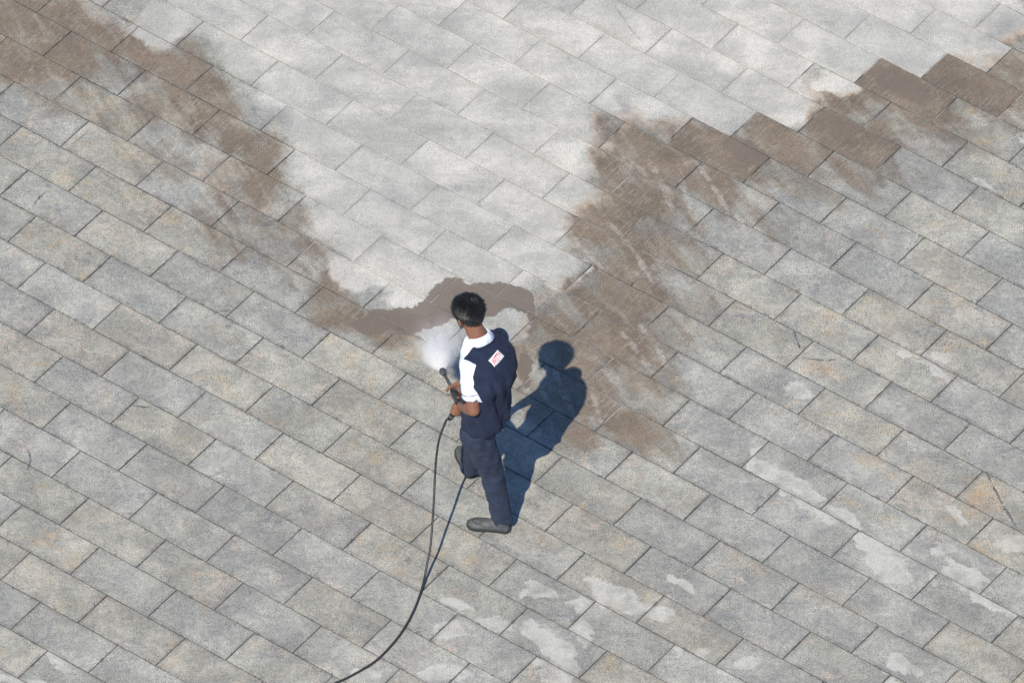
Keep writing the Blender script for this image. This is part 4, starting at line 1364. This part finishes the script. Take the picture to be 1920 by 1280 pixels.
# ------------------------------------------------------------------ hose
HOSE = [GRIP_END + gd * 0.040, (-0.386, -1.566, 0.860), (-0.405, -1.567, 0.800), (-0.431, -1.600, 0.720), (-0.445, -1.622, 0.600), (-0.451, -1.664, 0.490),
        (-0.455, -1.766, 0.370), (-0.460, -1.851, 0.260), (-0.470, -1.968, 0.155), (-0.487, -2.045, 0.088), (-0.501, -2.118, 0.036), (-0.527, -2.242, 0.009),
        (-0.569, -2.399, 0.009), (-0.621, -2.537, 0.009), (-0.684, -2.661, 0.009), (-0.778, -2.800, 0.009), (-0.882, -2.898, 0.009), (-0.987, -2.978, 0.009),
        (-1.147, -3.069, 0.009), (-1.371, -3.157, 0.009), (-1.658, -3.292, 0.009), (-1.971, -3.570, 0.009), (-2.179, -4.020, 0.009)]
hose_me = tube(spline(HOSE, 10), 0.0072, 12).mesh('hose')
hose_base = Vector((-0.527, -2.234, 0.000))
hose_me.transform(Matrix.Translation(-hose_base))
hose = link('pressure_hose', hose_me, M['hose'])
hose.location = hose_base
tag(hose, 'black rubber hose hanging from the gun and curving over the paving', 'hose')

# ------------------------------------------------------------------ water spray: a thin cone of mist
SP_LEN = 1.35
sp_dir = (Vector((-0.498, 0.231, 0.000)) - NOZZLE).normalized()
sx_, sy_, sz_ = frame_of(sp_dir)
# local z runs along the jet
sx_ = sp_dir.cross(U).normalized()
sy_ = sp_dir.cross(sx_).normalized()
loops = []
for i in range(15):
    t = i / 14
    r = 0.012 + 0.27 * t
    loops.append([(math.cos(2 * math.pi * j / 28) * r * 1.15, math.sin(2 * math.pi * j / 28) * r, t * 1.02) for j in range(28)])
sp_me = Solid().grid(loops).mesh('water_spray')


def spray_material():
    g = Graph('water_mist')
    tc = g.t.nodes.new('ShaderNodeTexCoord')
    s = g.t.nodes.new('ShaderNodeSeparateXYZ')
    g.put(s.inputs[0], tc.outputs['Object'])
    z = g.math('MAXIMUM', s.outputs[2], 0.01)
    rad = g.vmath('LENGTH', g.mapping(tc.outputs['Object'], scale=(1 / 1.15, 1, 0)))
    k = g.math('DIVIDE', rad, g.math('ADD', g.math('MULTIPLY', z, 0.27), 0.010))
    edge = g.ramp(k, 0.35, 0.92, 1.0, 0.0)
    # streaks thrown out from the nozzle, breaking up into puffs
    q = g.vmath('SCALE', tc.outputs['Object'], scale=g.math('DIVIDE', 1.0, z))
    streak = g.noise(g.mapping(q, scale=(14, 14, 0.5)), 1.0, 3, 0.6)
    puff = g.noise(tc.outputs['Object'], 13.0, 4, 0.65, 0.4)
    fall = g.math('DIVIDE', 1.0, g.math('ADD', g.math('POWER', g.math('MULTIPLY', z, 3.6), 2.6), 0.05))
    d = g.math('MULTIPLY', g.math('MULTIPLY', edge, fall), g.ramp(streak, 0.30, 0.65, 0.35, 1.5))
    d = g.math('MULTIPLY', d, g.ramp(puff, 0.30, 0.66, 0.25, 1.6))
    d = g.math('MULTIPLY', d, g.ramp(z, 0.22, 0.62, 1.0, 0.10))
    d = g.math('MULTIPLY', d, g.ramp(z, 0.75, 1.0, 1.0, 0.0))
    d = g.math('MULTIPLY', d, g.ramp(k, 0.0, 0.6, 2.2, 0.6))
    v = g.t.nodes.new('ShaderNodeVolumePrincipled')
    v.inputs['Color'].default_value = (1.0, 0.985, 0.965, 1)
    v.inputs['Anisotropy'].default_value = 0.0
    g.put(v.inputs['Density'], g.math('MULTIPLY', d, SPRAY_DENSITY))
    g.t.links.new(v.outputs[0], g.out.inputs['Volume'])
    return g.mat


SPRAY_DENSITY = 135.0
spray = link('water_spray', sp_me, spray_material())
spray.matrix_world = Matrix.Translation(NOZZLE) @ Matrix((sx_, sy_, sp_dir)).transposed().to_4x4()
tag(spray, 'white mist of water fanning out from the gun nozzle', 'water spray', kind='stuff')

# droplets thrown out with the mist
dr = Solid()
rd = random.Random(5)
for i in range(2600):
    z = 0.02 + 0.55 * rd.random() ** 1.3
    a, q = rd.uniform(0, 2 * math.pi), abs(rd.gauss(0, 0.45))
    c = Vector((math.cos(a) * q * 0.30 * z * 1.15, math.sin(a) * q * 0.30 * z, z))
    s_ = rd.uniform(0.0010, 0.0026)
    axis = c.normalized()
    ax, ay, _z = frame_of(axis)
    b = len(dr.v)
    ln = s_ * rd.uniform(1.5, 5.0)
    dr.v += [c - axis * ln, c + ax * s_, c + ay * s_, c - ax * s_, c - ay * s_, c + axis * ln]
    for k in range(4):
        m_ = 1 + (k + 1) % 4
        dr.f += [(b, b + m_, b + 1 + k), (b + 5, b + 1 + k, b + m_)]
tag(link('droplets', dr.mesh('droplets'), plain('white_water_droplets', (0.88, 0.92, 0.95), 0.2, 0.02), spray), kind='stuff')
